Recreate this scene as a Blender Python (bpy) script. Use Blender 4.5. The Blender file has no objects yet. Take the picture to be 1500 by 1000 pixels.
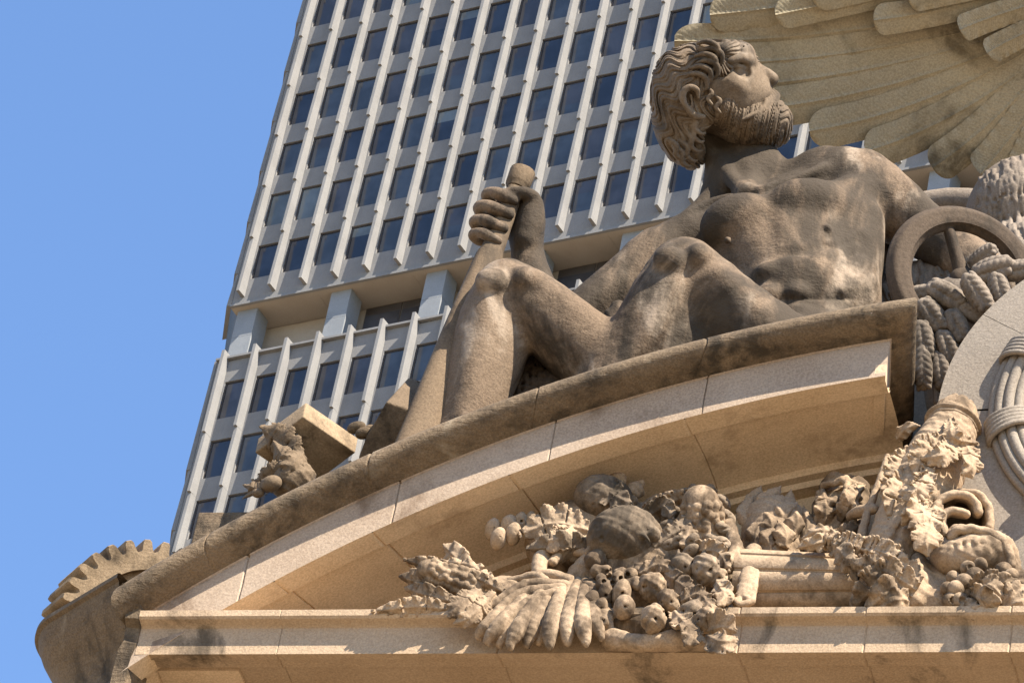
import bpy, bmesh, math, random
import numpy as np
from math import radians, sin, cos, tan, atan2, sqrt, pi
from mathutils import Vector, Matrix, noise as mnoise

sc = bpy.context.scene
COL = sc.collection
random.seed(5)
RNG = np.random.default_rng(5)

# ------------------------------------------------------------------ camera
FPX = 8000.0                       # focal length in photo pixels (1500 wide)
PITCH, ROLL, YAW = radians(38.0), radians(11.4963), radians(19.93)
CF = np.array([-sin(YAW)*cos(PITCH), cos(YAW)*cos(PITCH), sin(PITCH)])
_R0 = np.array([cos(YAW), sin(YAW), 0.0]); _U0 = np.cross(_R0, CF)
CR = cos(ROLL)*_R0 + sin(ROLL)*_U0
CU = cos(ROLL)*_U0 - sin(ROLL)*_R0
MID = np.array([0.0, 0.0, 50.9])
CPOS = MID - 80.0*CF
cam_d = bpy.data.cameras.new("camera"); cam = bpy.data.objects.new("camera", cam_d); COL.objects.link(cam)
cam_d.sensor_width = 36.0; cam_d.lens = FPX/1500.0*36.0; cam_d.clip_start = 1.0; cam_d.clip_end = 5000.0
M = Matrix([[CR[0], CU[0], -CF[0], CPOS[0]], [CR[1], CU[1], -CF[1], CPOS[1]], [CR[2], CU[2], -CF[2], CPOS[2]], [0, 0, 0, 1]])
cam.matrix_world = M
sc.camera = cam

# ------------------------------------------------------------------ light
SUN = np.array([1.9, -1.25, 2.7]); SUN = SUN/np.linalg.norm(SUN)
w = bpy.data.worlds.new("World"); sc.world = w; w.use_nodes = True
nt = w.node_tree; bg = nt.nodes["Background"]
sky = nt.nodes.new("ShaderNodeTexSky"); sky.sky_type = 'NISHITA'; sky.sun_disc = False
sky.sun_elevation = math.asin(SUN[2]); sky.sun_rotation = atan2(SUN[0], SUN[1])
sky.air_density = 1.0; sky.dust_density = 0.0; sky.ozone_density = 6.0; sky.altitude = 50
nt.links.new(sky.outputs[0], bg.inputs[0]); bg.inputs[1].default_value = 0.095
sl = bpy.data.lights.new("sun", 'SUN'); sl.energy = 5.0; sl.angle = radians(0.5); sl.color = (1.0, 0.90, 0.76)
so = bpy.data.objects.new("sun", sl); COL.objects.link(so)
so.rotation_euler = Vector(SUN).to_track_quat('Z', 'Y').to_euler(); so.location = (30, -30, 90)
sc.view_settings.view_transform = 'Standard'; sc.view_settings.look = 'None'
sc.view_settings.exposure = 1.7; sc.view_settings.gamma = 1.0
try: sc.view_settings.use_curve_mapping = False
except Exception: pass
sc.cycles.max_bounces = 6; sc.cycles.diffuse_bounces = 4

# ------------------------------------------------------------------ photo pixel -> world
def ray(u, v): return CF + CR*((u-750.0)/FPX) - CU*((v-500.0)/FPX)
def at(u, v, y):
    d = ray(u, v); return CPOS + d*((y-CPOS[1])/d[1])
def proj(X):
    X = np.asarray(X, float)-CPOS; ww = X@CF
    return np.stack([750+FPX*(X@CR)/ww, 500-FPX*(X@CU)/ww], -1)
# sculpting frame: centimetres, X right, Y up, W away from the street, seen square from the pavement
def loc(u, v, y):
    p = at(u, v, y)-MID; return np.array([p@CR, p@CU, p@CF])*100.0
def lw(u, v, wd):
    s = 1+wd/8000.0; return np.array([(u-750)*s, (500-v)*s, wd])
AX = np.stack([CR, CU, CF])
def to_world(L): return MID + (np.asarray(L)*0.01)@AX

# ------------------------------------------------------------------ materials
MATS = {}
def _n(nt, t, **k):
    n = nt.nodes.new(t)
    for a, b in k.items(): setattr(n, a, b)
    return n
def _mix(nt, fac, a, b, mode='MIX'):
    n = nt.nodes.new("ShaderNodeMix"); n.data_type = 'RGBA'; n.blend_type = mode
    for s, x in ((n.inputs[0], fac), (n.inputs[6], a), (n.inputs[7], b)):
        if hasattr(x, 'is_linked') or hasattr(x, 'links'): nt.links.new(x, s)
        elif isinstance(x, tuple): s.default_value = (*x, 1.0)
        else: s.default_value = x
    return n.outputs[2]
def _ramp(nt, x, a, b):
    n = nt.nodes.new("ShaderNodeMapRange"); n.interpolation_type = 'SMOOTHSTEP'
    nt.links.new(x, n.inputs[0]); n.inputs[1].default_value = a; n.inputs[2].default_value = b
    return n.outputs[0]
def _mul(nt, a, b, op='MULTIPLY'):
    n = nt.nodes.new("ShaderNodeMath"); n.operation = op
    for s, x in ((n.inputs[0], a), (n.inputs[1], b)):
        if hasattr(x, 'links'): nt.links.new(x, s)
        else: s.default_value = x
    return n.outputs[0]
def _noise(nt, co, scale, detail=4, rough=0.55, dist=0.0, sx=(1, 1, 1), rot=(0, 0, 0), off=(0, 0, 0)):
    m = nt.nodes.new("ShaderNodeMapping"); m.inputs['Scale'].default_value = sx; m.inputs['Rotation'].default_value = rot; m.inputs['Location'].default_value = off
    nt.links.new(co, m.inputs[0])
    n = nt.nodes.new("ShaderNodeTexNoise"); n.inputs['Scale'].default_value = scale
    n.inputs['Detail'].default_value = detail; n.inputs['Roughness'].default_value = rough; n.inputs['Distortion'].default_value = dist
    nt.links.new(m.outputs[0], n.inputs['Vector']); return n.outputs[0]
def stone(name, c1, c2, dark=None, damt=0.0, dscale=0.6, dlo=0.5, dhi=0.7, pale=None, plo=0.62, phi=0.7, pscale=1.2,
          streak=0.5, bump=0.25, bscale=9.0, chis=0.0, rough=0.85, speck=0.0, rot=(0, 0, 0), al=0.55, d2a=0.32, d2b=0.62, off=(0, 0, 0)):
    c1, c2 = (tuple(x*al for x in c) for c in (c1, c2)); pale = tuple(x*al for x in pale) if pale else None; dark = tuple(x*al for x in dark) if dark else None
    m = bpy.data.materials.new(name); m.use_nodes = True; nt = m.node_tree; b = nt.nodes["Principled BSDF"]
    co = _n(nt, "ShaderNodeNewGeometry").outputs['Position']
    col = _mix(nt, _ramp(nt, _noise(nt, co, 0.55, 5, 0.6), 0.35, 0.65), c1, c2)
    fine = _noise(nt, co, 34, 3, 0.7)
    col = _mix(nt, 0.45, col, _mix(nt, _ramp(nt, fine, 0.3, 0.7), tuple(x*0.66 for x in c1), tuple(min(1, x*1.22) for x in c2)))
    if pale is not None:
        pm = _ramp(nt, _noise(nt, co, pscale, 6, 0.62, 0.4, (1, 1, 0.55), rot), plo, phi)
        col = _mix(nt, _mul(nt, pm, 0.8), col, pale)
    if dark is not None:
        dm = _ramp(nt, _noise(nt, co, dscale, 7, 0.62, 0.6, (1, 1, streak), rot, off), dlo, dhi)
        d2 = _ramp(nt, _noise(nt, co, dscale*5, 5, 0.65, 0.3, (1, 1, streak*0.45), rot), d2a, d2b)
        col = _mix(nt, _mul(nt, _mul(nt, dm, d2), damt), col, dark)
    if speck:
        col = _mix(nt, _mul(nt, _ramp(nt, _noise(nt, co, 60, 2, 0.5), 0.6, 0.72), speck), col, (0.03, 0.028, 0.024))
    nt.links.new(col, b.inputs['Base Color']); b.inputs['Roughness'].default_value = rough
    b.inputs['Specular IOR Level'].default_value = 0.25
    h = _mul(nt, _noise(nt, co, bscale, 6, 0.68), 1.0)
    if chis:
        wv = _noise(nt, co, bscale*0.9, 4, 0.6, 0.5, (0.35, 1.0, 2.6), rot)
        h = _mul(nt, h, _mul(nt, wv, chis), 'ADD')
    bp = _n(nt, "ShaderNodeBump"); bp.inputs['Strength'].default_value = bump; bp.inputs['Distance'].default_value = 0.06
    nt.links.new(h, bp.inputs['Height']); nt.links.new(bp.outputs[0], b.inputs['Normal'])
    MATS[name] = m; return m
def plain(name, c, rough=0.6, metal=0.0, spec=0.5):
    m = bpy.data.materials.new(name); m.use_nodes = True; nt = m.node_tree; b = nt.nodes["Principled BSDF"]
    co = _n(nt, "ShaderNodeNewGeometry").outputs['Position']
    col = _mix(nt, _ramp(nt, _noise(nt, co, 3.0, 4), 0.3, 0.7), tuple(x*0.85 for x in c), tuple(min(1, x*1.12) for x in c))
    nt.links.new(col, b.inputs['Base Color'])
    b.inputs['Roughness'].default_value = rough; b.inputs['Metallic'].default_value = metal; b.inputs['Specular IOR Level'].default_value = spec
    MATS[name] = m; return m
SOOT = (0.05, 0.037, 0.023)
stone("limestone", (0.46, 0.335, 0.21), (0.55, 0.42, 0.285), (0.2, 0.135, 0.08), 0.7, 0.8, 0.5, 0.72, streak=0.35, bump=0.14, bscale=14, al=1.1)
stone("ledge_stone", (0.38, 0.27, 0.17), (0.47, 0.35, 0.235), SOOT, 0.85, 0.45, 0.55, 0.64, streak=0.5, bump=0.3, bscale=12, al=0.85)
stone("weathered_stone", (0.19, 0.132, 0.08), (0.32, 0.232, 0.145), SOOT, 0.9, 0.8, 0.40, 0.62, pale=(0.5, 0.4, 0.28), plo=0.60, phi=0.72,
      streak=0.9, bump=0.6, bscale=8, chis=0.6)
stone("fascia_stone", (0.33, 0.245, 0.175), (0.43, 0.335, 0.25), (0.12, 0.07, 0.038), 0.85, 0.5, 0.47, 0.64, streak=0.8, bump=0.2, bscale=14, al=0.82)
stone("statue_stone", (0.21, 0.142, 0.088), (0.33, 0.235, 0.155), SOOT, 0.88, 0.42, 0.465, 0.55, pale=(0.6, 0.47, 0.345), plo=0.53, phi=0.64, pscale=0.9,
      streak=0.6, bump=0.45, bscale=11, chis=0.25, d2a=0.2, d2b=0.48, al=0.5, off=(13.0, 4.0, 7.0))  # weathering soot, laid on heavier to stand in for shade on the figure
stone("hair_stone", (0.22, 0.152, 0.094), (0.34, 0.245, 0.158), SOOT, 0.85, 0.75, 0.44, 0.6, pale=(0.46, 0.36, 0.26), plo=0.56, phi=0.68, pscale=1.1, bump=0.25, bscale=14, al=0.42)
stone("carving_stone", (0.36, 0.25, 0.155), (0.47, 0.345, 0.228), (0.085, 0.056, 0.032), 0.95, 0.6, 0.44, 0.57, streak=0.8, bump=0.3, bscale=15, al=0.72)
stone("wing_stone", (0.25, 0.208, 0.138), (0.33, 0.28, 0.188), (0.055, 0.04, 0.02), 0.9, 0.5, 0.5, 0.66, streak=0.8, bump=0.2, bscale=9, al=0.88)
stone("grey_limestone", (0.34, 0.285, 0.225), (0.44, 0.375, 0.305), (0.15, 0.12, 0.09), 0.6, 0.8, 0.5, 0.72, streak=0.4, bump=0.25, bscale=16, chis=0.4)
stone("dark_block", (0.12, 0.09, 0.07), (0.2, 0.15, 0.11), SOOT, 0.5, 0.8, bump=0.4, bscale=8, chis=0.6)
stone("ochre_stone", (0.22, 0.152, 0.09), (0.33, 0.235, 0.145), (0.05, 0.034, 0.016), 0.95, 0.6, 0.45, 0.58, streak=0.8, bump=0.35, bscale=10, al=0.44)
stone("shaft_stone", (0.2, 0.135, 0.08), (0.29, 0.205, 0.125), SOOT, 0.8, 0.6, 0.48, 0.6, bump=0.3, bscale=10)
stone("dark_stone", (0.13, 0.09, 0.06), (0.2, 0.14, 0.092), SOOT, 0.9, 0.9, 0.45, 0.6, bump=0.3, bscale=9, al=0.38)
stone("grey_carving", (0.25, 0.195, 0.148), (0.35, 0.285, 0.222), SOOT, 0.7, 0.9, 0.45, 0.65, bump=0.3, bscale=12)
stone("paving", (0.40, 0.31, 0.21), (0.47, 0.375, 0.26), bump=0.1, bscale=2, al=0.5)
stone("carving_dark", (0.2, 0.145, 0.095), (0.31, 0.23, 0.155), SOOT, 0.8, 0.7, 0.45, 0.6, pale=(0.5, 0.38, 0.265), plo=0.52, phi=0.66, pscale=1.3, bump=0.3, bscale=15, al=0.6)
stone("gear_stone", (0.27, 0.19, 0.11), (0.38, 0.275, 0.17), (0.06, 0.04, 0.02), 0.9, 0.7, 0.46, 0.6, streak=0.8, bump=0.35, bscale=10, al=0.7)
plain("joint", (0.1, 0.065, 0.035), 0.95)

# ------------------------------------------------------------------ mesh helpers
def new_obj(name, verts, faces, mat, parent=None, smooth=False, sharp=None):
    verts = np.asarray(verts, float)
    org = np.array(parent['_o']) if parent is not None and '_o' in parent else np.zeros(3)
    me = bpy.data.meshes.new(name)
    if isinstance(faces, np.ndarray):
        nf, k = faces.shape
        me.vertices.add(len(verts)); me.vertices.foreach_set("co", (verts-org).astype(np.float32).ravel())
        me.loops.add(nf*k); me.loops.foreach_set("vertex_index", faces.astype(np.int32).ravel())
        me.polygons.add(nf); me.polygons.foreach_set("loop_start", np.arange(0, nf*k, k, dtype=np.int32))
        me.update(calc_edges=True)
    else:
        me.from_pydata([tuple(p) for p in verts-org], [], faces); me.update()
    mats = mat if isinstance(mat, (list, tuple)) else [mat]
    for mm in mats: me.materials.append(MATS[mm])
    if smooth:
        me.polygons.foreach_set("use_smooth", np.ones(len(me.polygons), bool))
        if sharp: me.set_sharp_from_angle(angle=radians(sharp))
    o = bpy.data.objects.new(name, me); COL.objects.link(o)
    if parent is not None:
        o.parent = parent
        if '_o' in parent: o['_o'] = [float(x) for x in parent['_o']]
    return o
def tag(o, label, cat, group=None, kind=None):
    if label: o['label'] = label
    if cat: o['category'] = cat
    if group: o['group'] = group
    if kind: o['kind'] = kind
    return o
def thing(name, label, cat, base, group=None):
    o = bpy.data.objects.new(name, None); COL.objects.link(o); o.location = tuple(base); o.empty_display_size = 0.3
    o['_o'] = [float(x) for x in base]
    return tag(o, label, cat, group)
def center_origin(o):
    """move a single-mesh thing's origin to its own middle"""
    me = o.data; n = len(me.vertices); a = np.empty(n*3, np.float32); me.vertices.foreach_get("co", a); a = a.reshape(-1, 3)
    c = (a.min(0)+a.max(0))/2; me.vertices.foreach_set("co", (a-c).ravel()); o.location = tuple(float(x) for x in c); me.update(); return o
class MB:
    def __init__(s): s.v = []; s.f = []
    def add(s, vs, fs):
        n = len(s.v); s.v += [tuple(p) for p in vs]; s.f += [tuple(i+n for i in f) for f in fs]
    def box8(s, P):   # P[0..3] bottom ring, P[4..7] top ring
        s.add(P, [(3, 2, 1, 0), (4, 5, 6, 7), (0, 1, 5, 4), (1, 2, 6, 5), (2, 3, 7, 6), (3, 0, 4, 7)])
    def box(s, o, a, b, c):
        o, a, b, c = map(np.asarray, (o, a, b, c))
        s.box8([o, o+a, o+a+b, o+b, o+c, o+a+c, o+a+b+c, o+b+c])
    def prism(s, poly, ext):   # poly: list of 3d points, ext: vector
        n = len(poly); poly = [np.asarray(p, float) for p in poly]; ext = np.asarray(ext, float)
        s.add(poly+[p+ext for p in poly], [tuple(range(n-1, -1, -1)), tuple(range(n, 2*n))]+[(i, (i+1) % n, n+(i+1) % n, n+i) for i in range(n)])
    def grid(s, rings, close=False):
        nr, nc = len(rings), len(rings[0]); vs = [p for r in rings for p in r]
        fs = []
        for i in range(nr-1):
            for j in range(nc if close else nc-1):
                k = (j+1) % nc; fs.append((i*nc+j, i*nc+k, (i+1)*nc+k, (i+1)*nc+j))
        s.add(vs, fs)
    def build(s, name, mat, parent=None, smooth=False, sharp=None): return new_obj(name, s.v, s.f, mat, parent, smooth, sharp)
def fixn(o):
    bm = bmesh.new(); bm.from_mesh(o.data); bmesh.ops.recalc_face_normals(bm, faces=bm.faces); bm.to_mesh(o.data); bm.free(); return o
# ================================================================== the station front
CX, CZ = 9.85, 28.48                      # centre of the segmental arch
R_ARRIS, R_ROLL, R_TOP = 20.35, 20.97, 21.38
def arcz(x, rho): return CZ + sqrt(max(rho*rho-(x-CX)**2, 0.01))
street = new_obj("street", [(-900, -900, 0), (900, -900, 0), (900, 900, 0), (-900, 900, 0)], [(0, 1, 2, 3)], "paving"); street['kind'] = 'structure'
front = thing("station_facade", "tan limestone facade with a broken curved pediment and deep soffit below the statues", "facade", (2, 3, 40))
XA = at(168, 855, -2.43)[0]               # left corner
XB = at(1344, 438, -2.43)[0]              # right, broken end
D1 = np.array([-0.808, 0.59, 0.0]); D2 = np.array([-0.184, 0.983, 0.0])
def xl(e): return XA+0.3254*(2.43-e)
def xr(e): return XB-0.95*(2.43-e)
roll = [(-1.7, 21.42), (2.16, 21.42), (2.28, 21.405), (2.37, 21.36), (2.42, 21.29), (2.435, 21.22), (2.41, 21.15), (2.34, 21.09), (2.24, 21.045), (2.12, 21.01), (2.015, 20.985)]
fascia = [(2.015, 20.985), (1.985, 20.97), (1.985, 20.945), (2.0, 20.93), (1.985, 20.6), (2.0, R_ARRIS)]
soffit = [(2.0, R_ARRIS), (1.62, R_ARRIS), (1.62, R_ARRIS+0.10), (1.56, R_ARRIS+0.10), (1.56, R_ARRIS+0.06), (1.0, R_ARRIS+0.07), (0.5, R_ARRIS+0.03), (0.36, R_ARRIS-0.02), (0.36, R_ARRIS-0.14), (0.24, R_ARRIS-0.15), (0.22, R_ARRIS-0.24), (-0.02, R_ARRIS-0.24)]
def joint_x(us):  return [at(u, v, -2.15)[0] for u, v in us]
def sweep(name, prof, mat, joints, rets, sharp=28, y_end=None, gap=0.026):
    mb = MB(); N = 150
    xs = sorted(list(np.linspace(0, 1, N)))
    js = [(jx-XA)/(XB-XA) for jx in joints]; L = XB-XA
    for j in js: xs += [j-0.024/L, j, j+0.024/L]
    xs = sorted(xs); rings = []
    for s in xs:
        ins = gap if any(abs(s-j) < 1e-9 for j in js) else 0.0
        ring = []
        for e, rho in prof:
            xe = xr(e) if rets else xr(2.0)-0.02; x = xl(e)+(xe-xl(e))*s; rr = rho
            ee = e-ins*(1.0 if e > 0 else 0)
            if ins and e < 2.0: rr = rho+ins
            ring.append((x, -ee, arcz(x, rr)))
        rings.append(ring)
    mb.grid(rings)
    if rets:                                # horizontal return at the broken end
        a = rings[-1]; b = [tuple(np.array(p)+D2*(2.9+p[1]+2.43)/0.983) for p in a]
        mb.grid([a, b])
    return fixn(mb.build(name, mat, front, True, sharp))
JR = joint_x([(320, 759), (556, 648), (800, 560), (1046, 488)])
JF = joint_x([(352, 812), (585, 705), (826, 616), (1060, 550)])
JS = joint_x([(385, 880), (535, 820), (748, 724), (1020, 650)])
sweep("crown_moulding", roll, "weathered_stone", JR, True, 40)
sweep("fascia", fascia, "fascia_stone", JF, True)
sweep("arch_soffit", soffit, "limestone", JS, False)
# end border of the soffit and the closing faces at the broken end
mb = MB()
a = [(xr(e), -e, arcz(xr(e), R_ARRIS)) for e in (2.0,)][0]
q0 = np.array(a); q1 = q0+D2*2.6
bw = 0.16
inn0 = q0+np.array([-bw, 0.0, arcz(q0[0]-bw, R_ARRIS)-q0[2]]); 
mb.box8([q0+np.array([-bw, 0.004, -0.003]), q0+np.array([0, 0.004, -0.003]), q1+np.array([0, 0, -0.003]), q1+np.array([-bw, 0, -0.003]),
         q0+np.array([-bw, 0.004, 0.2]), q0+np.array([0, 0.004, 0.2]), q1+np.array([0, 0, 0.2]), q1+np.array([-bw, 0, 0.2])])
fixn(mb.build("soffit_border", "limestone", front))
# tympanum wall and the attic wall behind the statues
mb = MB()
xs = np.linspace(XA+0.3, XB+0.3, 60)
mb.grid([[(x, 0.0, 43.6) for x in xs], [(x, 0.0, arcz(x, R_ARRIS+0.05)) for x in xs]])
mb.build("tympanum", "limestone", front)
mb = MB(); mb.box((XB-0.4, 0.62, 43.0), (14, 0, 0), (0, 0.5, 0), (0, 0, 8.3)); mb.box((XB-1.3, 0.66, 43.0), (1.0, 0, 0), (0, 0.4, 0), (0, 0, 7.5)); fixn(mb.build("attic_wall", "grey_limestone", front))
# bed moulding block end under the soffit
mb = MB()
pe = at(1203, 690, -0.2)
# horizontal cornice
hp = [(-0.5, 44.40), (2.17, 44.40), (2.17, 44.30), (2.14, 44.27), (2.08, 44.25), (2.03, 44.235), (2.0, 44.21), (1.99, 44.0), (2.0, 43.775), (1.87, 43.775), (1.87, 43.80), (1.66, 43.80), (1.66, 43.86), (1.62, 43.86), (0.9, 43.86), (0.9, 43.5), (0.7, 43.4), (0.6, 43.2), (0.6, 38.0)]
HX0, HX1 = at(203, 905, -2.17)[0], 16.0
hj = [at(u, 905, -2.15)[0] for u in (411, 733, 1083, 1267, 1480)]
xs = [HX0]+list(np.linspace(HX0+0.05, HX1, 60))
for j in hj: xs += [j-0.02, j, j+0.02]
xs = sorted(xs); rings = []
for x in xs:
    ins = 0.018 if any(abs(x-j) < 1e-9 for j in hj) else 0
    rings.append([(x+(0.0 if e > 0 else 0), -e+(ins if e > 0.5 else 0), z+(ins if (e < 1.99 and e > 0.5) else 0)) for e, z in hp])
mb = MB(); mb.grid(rings); mb.add(rings[0], [tuple(range(len(hp)))]); fixn(mb.build("horizontal_cornice", "ledge_stone", front, True, 25))
# raised panel lines of the lower soffit
mb = MB()
z = 43.86
for (u0, u1, v) in ((232, 350, 990),):
    p0, p1 = at(u0, v, -1.5), at(u1, v, -1.5); mb.box((p0[0], -1.56, z-0.045), (p1[0]-p0[0], 0, 0), (0, 1.0, 0), (0, 0, 0.06))
fixn(mb.build("soffit_panel", "limestone", front))
# left corner: profiled edge strip and the bent return with its own cyma
strip = [(2.40, 44.70), (2.36, 44.62), (2.24, 44.48), (2.19, 44.42), (2.18, 44.27), (2.05, 44.20), (2.03, 43.98), (2.05, 43.80), (2.03, 43.74), (2.0, 43.3), (2.0, 42.6)]
mb = MB(); x0s = XA+0.02; dxs = HX0+0.05-x0s
L_ = [(XA+0.02-0.02*i/3+0.30*min(1, max(0, (44.93-z)/1.0))-0.16*min(1, max(0, (44.4-z)/0.6)), -e, z) for i, (e, z) in enumerate(strip)]
R_ = [(p[0]+0.03+0.17*min(1, max(0, (44.93-p[2])/0.45)), p[1]+0.02, p[2]) for p in L_]
B_ = [(p[0]+0.15, p[1]+0.9, p[2]) for p in L_]
mb.grid([B_, L_, R_, [(p[0]+0.1, p[1]+0.5, p[2]) for p in R_]]); fixn(mb.build("corner_strip", "weathered_stone", front, True, 30))
cy = [(-0.6, 44.93), (2.38, 44.89), (2.42, 44.86), (2.42, 44.79), (2.36, 44.76), (2.33, 44.66), (2.25, 44.5), (2.13, 44.34), (2.0, 44.2), (1.9, 44.04), (1.83, 43.9), (1.8, 43.76), (1.79, 43.66), (1.72, 43.6), (1.5, 43.57), (1.2, 43.55)]
def ret_path(e, n=26):
    # offset path of the return: straight along D1, then a rounded corner turning to +y
    n1 = np.array([-0.59, -0.808, 0]); base = np.array([XA+0.3254*2.43, 0, 0])
    s = base+n1*e+D1*((-0.3254*e*0.0)+0.0)
    # start on the mitre line
    st = np.array([xl(e), -e, 0])
    Ls = 0.80; rb = 1.0
    cc = base+n1*(2.43-rb)+D1*(Ls+0.0) ; pts = [st]
    for t in np.linspace(0, 1, n):
        a0 = atan2(n1[1], n1[0]); a1 = -pi-0.05
        a = a0+(a1-a0)*t; r = max(rb+e-2.43, 0.02)
        pts.append(cc+r*np.array([cos(a), sin(a), 0]))
    pts.append(pts[-1]+np.array([0.1, 2.5, 0])); return pts
rows = [[(p[0], p[1], z) for p in ret_path(e)] for e, z in cy]
mb = MB(); mb.grid(rows); fixn(mb.build("return_moulding", "weathered_stone", front, True, 40))
mb = MB(); p = at(84, 1000, -0.6)
q = np.array([XA+0.15, -1.78, 40.0]); mb.box(q, D1*1.55, (0.3, 0.9, 0), (0, 0, 3.62)); fixn(mb.build("corner_block", "dark_block", front))
mb = MB(); mb.box((-3.6, -0.55, 0), (30, 0, 0), (0, 8, 0), (0, 0, 43.3)); fixn(mb.build("wall", "limestone", front))
# ================================================================== the office tower behind
stone("precast", (0.25, 0.247, 0.245), (0.32, 0.315, 0.31), (0.2, 0.19, 0.18), 0.5, 0.25, 0.5, 0.8, streak=0.2, bump=0.15, bscale=3, speck=0.25, rough=0.9, al=0.66)
stone("tower_soffit_stone", (0.33, 0.28, 0.225), (0.38, 0.33, 0.27), (0.2, 0.16, 0.12), 0.5, 0.15, bump=0.05, bscale=3, al=0.9)
stone("tower_pier_stone", (0.2, 0.215, 0.23), (0.26, 0.275, 0.29), None, bump=0.05, bscale=3, al=0.9)
plain("window_frame", (0.04, 0.033, 0.03), 0.5)
def glass(name, c, rough=0.03, wav=0.25, spec=0.5):
    m = bpy.data.materials.new(name); m.use_nodes = True; nt = m.node_tree; b = nt.nodes["Principled BSDF"]
    co = _n(nt, "ShaderNodeNewGeometry").outputs['Position']
    col = _mix(nt, _ramp(nt, _noise(nt, co, 0.5, 3), 0.35, 0.65), tuple(x*0.75 for x in c), tuple(x*1.25 for x in c))
    nt.links.new(col, b.inputs['Base Color']); b.inputs['Roughness'].default_value = rough; b.inputs['Specular IOR Level'].default_value = spec
    bp = _n(nt, "ShaderNodeBump"); bp.inputs['Strength'].default_value = wav; bp.inputs['Distance'].default_value = 0.05
    nt.links.new(_noise(nt, co, 0.9, 2), bp.inputs['Height']); nt.links.new(bp.outputs[0], b.inputs['Normal'])
    MATS[name] = m
glass("glass_navy", (0.024, 0.031, 0.046)); glass("glass_slate", (0.046, 0.057, 0.072)); glass("glass_blind", (0.10, 0.12, 0.13), 0.08); glass("glass_grey", (0.05, 0.052, 0.062))
TA = radians(33.9135); _FH = np.array([-sin(YAW), cos(YAW), 0])
TD = cos(TA)*_R0 - sin(TA)*_FH; TN = -sin(TA)*_R0 - cos(TA)*_FH      # along the face (rightward), outward
TZ = np.array([0, 0, 1.0])
TO = CPOS + 300.0*(CF + CR*((349.385-750)/FPX) - CU*((423.587-500)/FPX))
TM, TH = 1.5825872*1.25, 3.0116455*1.25
TO = TO - TN*0.55                 # joints measured on the fin noses; TO is on the wall face
def tp(s, z, n=0.0): return TO + TD*s + TZ*z + TN*n
def tuv(u, v, n=0.0):
    d = ray(u, v); o = TO+TN*n-CPOS; t = (o@TN)/(d@TN); X = CPOS+d*t-TO; return X@TD, X[2]
tower = thing("office_tower", "grey precast office tower of gridded dark windows rising behind the statue", "tower", (TO[0], TO[1], 0.0))
NC = 26; S0, S1 = -0.62, NC*TM+1
ZT = 9*TH; ZB0 = -0.62                                 # upper block: bottom edge
z_par = tuv(606.7, 464, 0.4)[1]                        # lower block: parapet top
ZL = [tuv(290, 634.5, 0.5)[1], tuv(268.5, 722, 0.5)[1]]
LH = ZL[0]-ZL[1]
ZB1 = z_par-13*TH
wall = MB(); fins = []; FW = 0.115
WH, WB = -0.065, -0.70                                 # window head and sill below each joint, in storeys
GX0, GX1 = FW+0.10, TM-FW-0.10
rows = [(k*TH, TH, k) for k in range(9, -0, -1)]
lowrows = [(ZL[0]+LH*(1-k), LH, -k) for k in range(0, 9)]
def skin(z0, z1, zw):                                  # wall face with real openings, one band per storey
    for (zj, hh, k) in zw:
        hd, sl_ = zj+WH*hh, zj+WB*hh
        top, bot = zj+(1+WB)*hh if (zj+(1+WB)*hh) < z1 else z1, sl_
        wall.add([tp(S0, hd), tp(S1, hd), tp(S1, min(top, z1)), tp(S0, min(top, z1))], [(0, 1, 2, 3)])
        for c in range(-1, NC):
            a = c*TM+GX1-TM*0 if c >= 0 else S0
            b = (c+1)*TM+GX0
            wall.add([tp(a, bot), tp(b, bot), tp(b, hd), tp(a, hd)], [(0, 1, 2, 3)])
        for c in range(NC):                            # reveals
            a, b = c*TM+GX0, c*TM+GX1
            A = [tp(a, bot), tp(b, bot), tp(b, hd), tp(a, hd)]; B = [p-TN*0.16 for p in A]
            wall.add(A+B, [(0, 1, 5, 4), (1, 2, 6, 5), (2, 3, 7, 6), (3, 0, 4, 7)])
skin(ZB0, ZT+TH, rows)
wall.add([tp(S0, ZB0), tp(S1, ZB0), tp(S1, TH+WB*TH), tp(S0, TH+WB*TH)], [(0, 1, 2, 3)])
skin(0, z_par, lowrows)
zl_end = lowrows[-1][0]+WB*LH
wall.add([tp(S0, -TO[2]), tp(S1, -TO[2]), tp(S1, zl_end), tp(S0, zl_end)], [(0, 1, 2, 3)])
# coping, upper drip edge, sides, recessed storey
wall.box(tp(S0, z_par-0.14, 0.004), TD*(S1-S0), TN*0.22, TZ*0.14)
wall.box(tp(S0, ZB0-0.16, -0.05), TD*(S1-S0), TN*0.2, TZ*0.155)
SB = np.array([-0.35, 0.94, 0.0])
for (za, zb) in ((ZB0-0.16, ZT+TH), (-TO[2], z_par)):
    wall.add([tp(S0, za), tp(S0, zb), tp(S0, zb)+SB*14, tp(S0, za)+SB*14], [(0, 1, 2, 3)])
    wall.add([tp(S0, zb), tp(S1, zb), tp(S1, zb)-TN*20, tp(S0, zb)+SB*14], [(0, 1, 2, 3)])
    wall.add([tp(S1, za), tp(S1, zb), tp(S1, zb)-TN*20, tp(S1, za)-TN*20], [(0, 1, 2, 3)])
wall.build("wall", "precast", tower)
RD = 2.15
mb = MB(); zs = ZB0-0.17
mb.add([tp(S0, zs, -0.02), tp(S1, zs, -0.02), tp(S1, zs, -RD-1), tp(S0, zs, -RD-1)], [(0, 1, 2, 3)])
for c in range(1, 7): 
    s = c*3*TM-1.2; mb.box(tp(s, zs-0.015, -0.3), TD*0.03, -TN*(RD-0.3), TZ*0.01)
mb.build("overhang_soffit", "tower_soffit_stone", tower)
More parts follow.
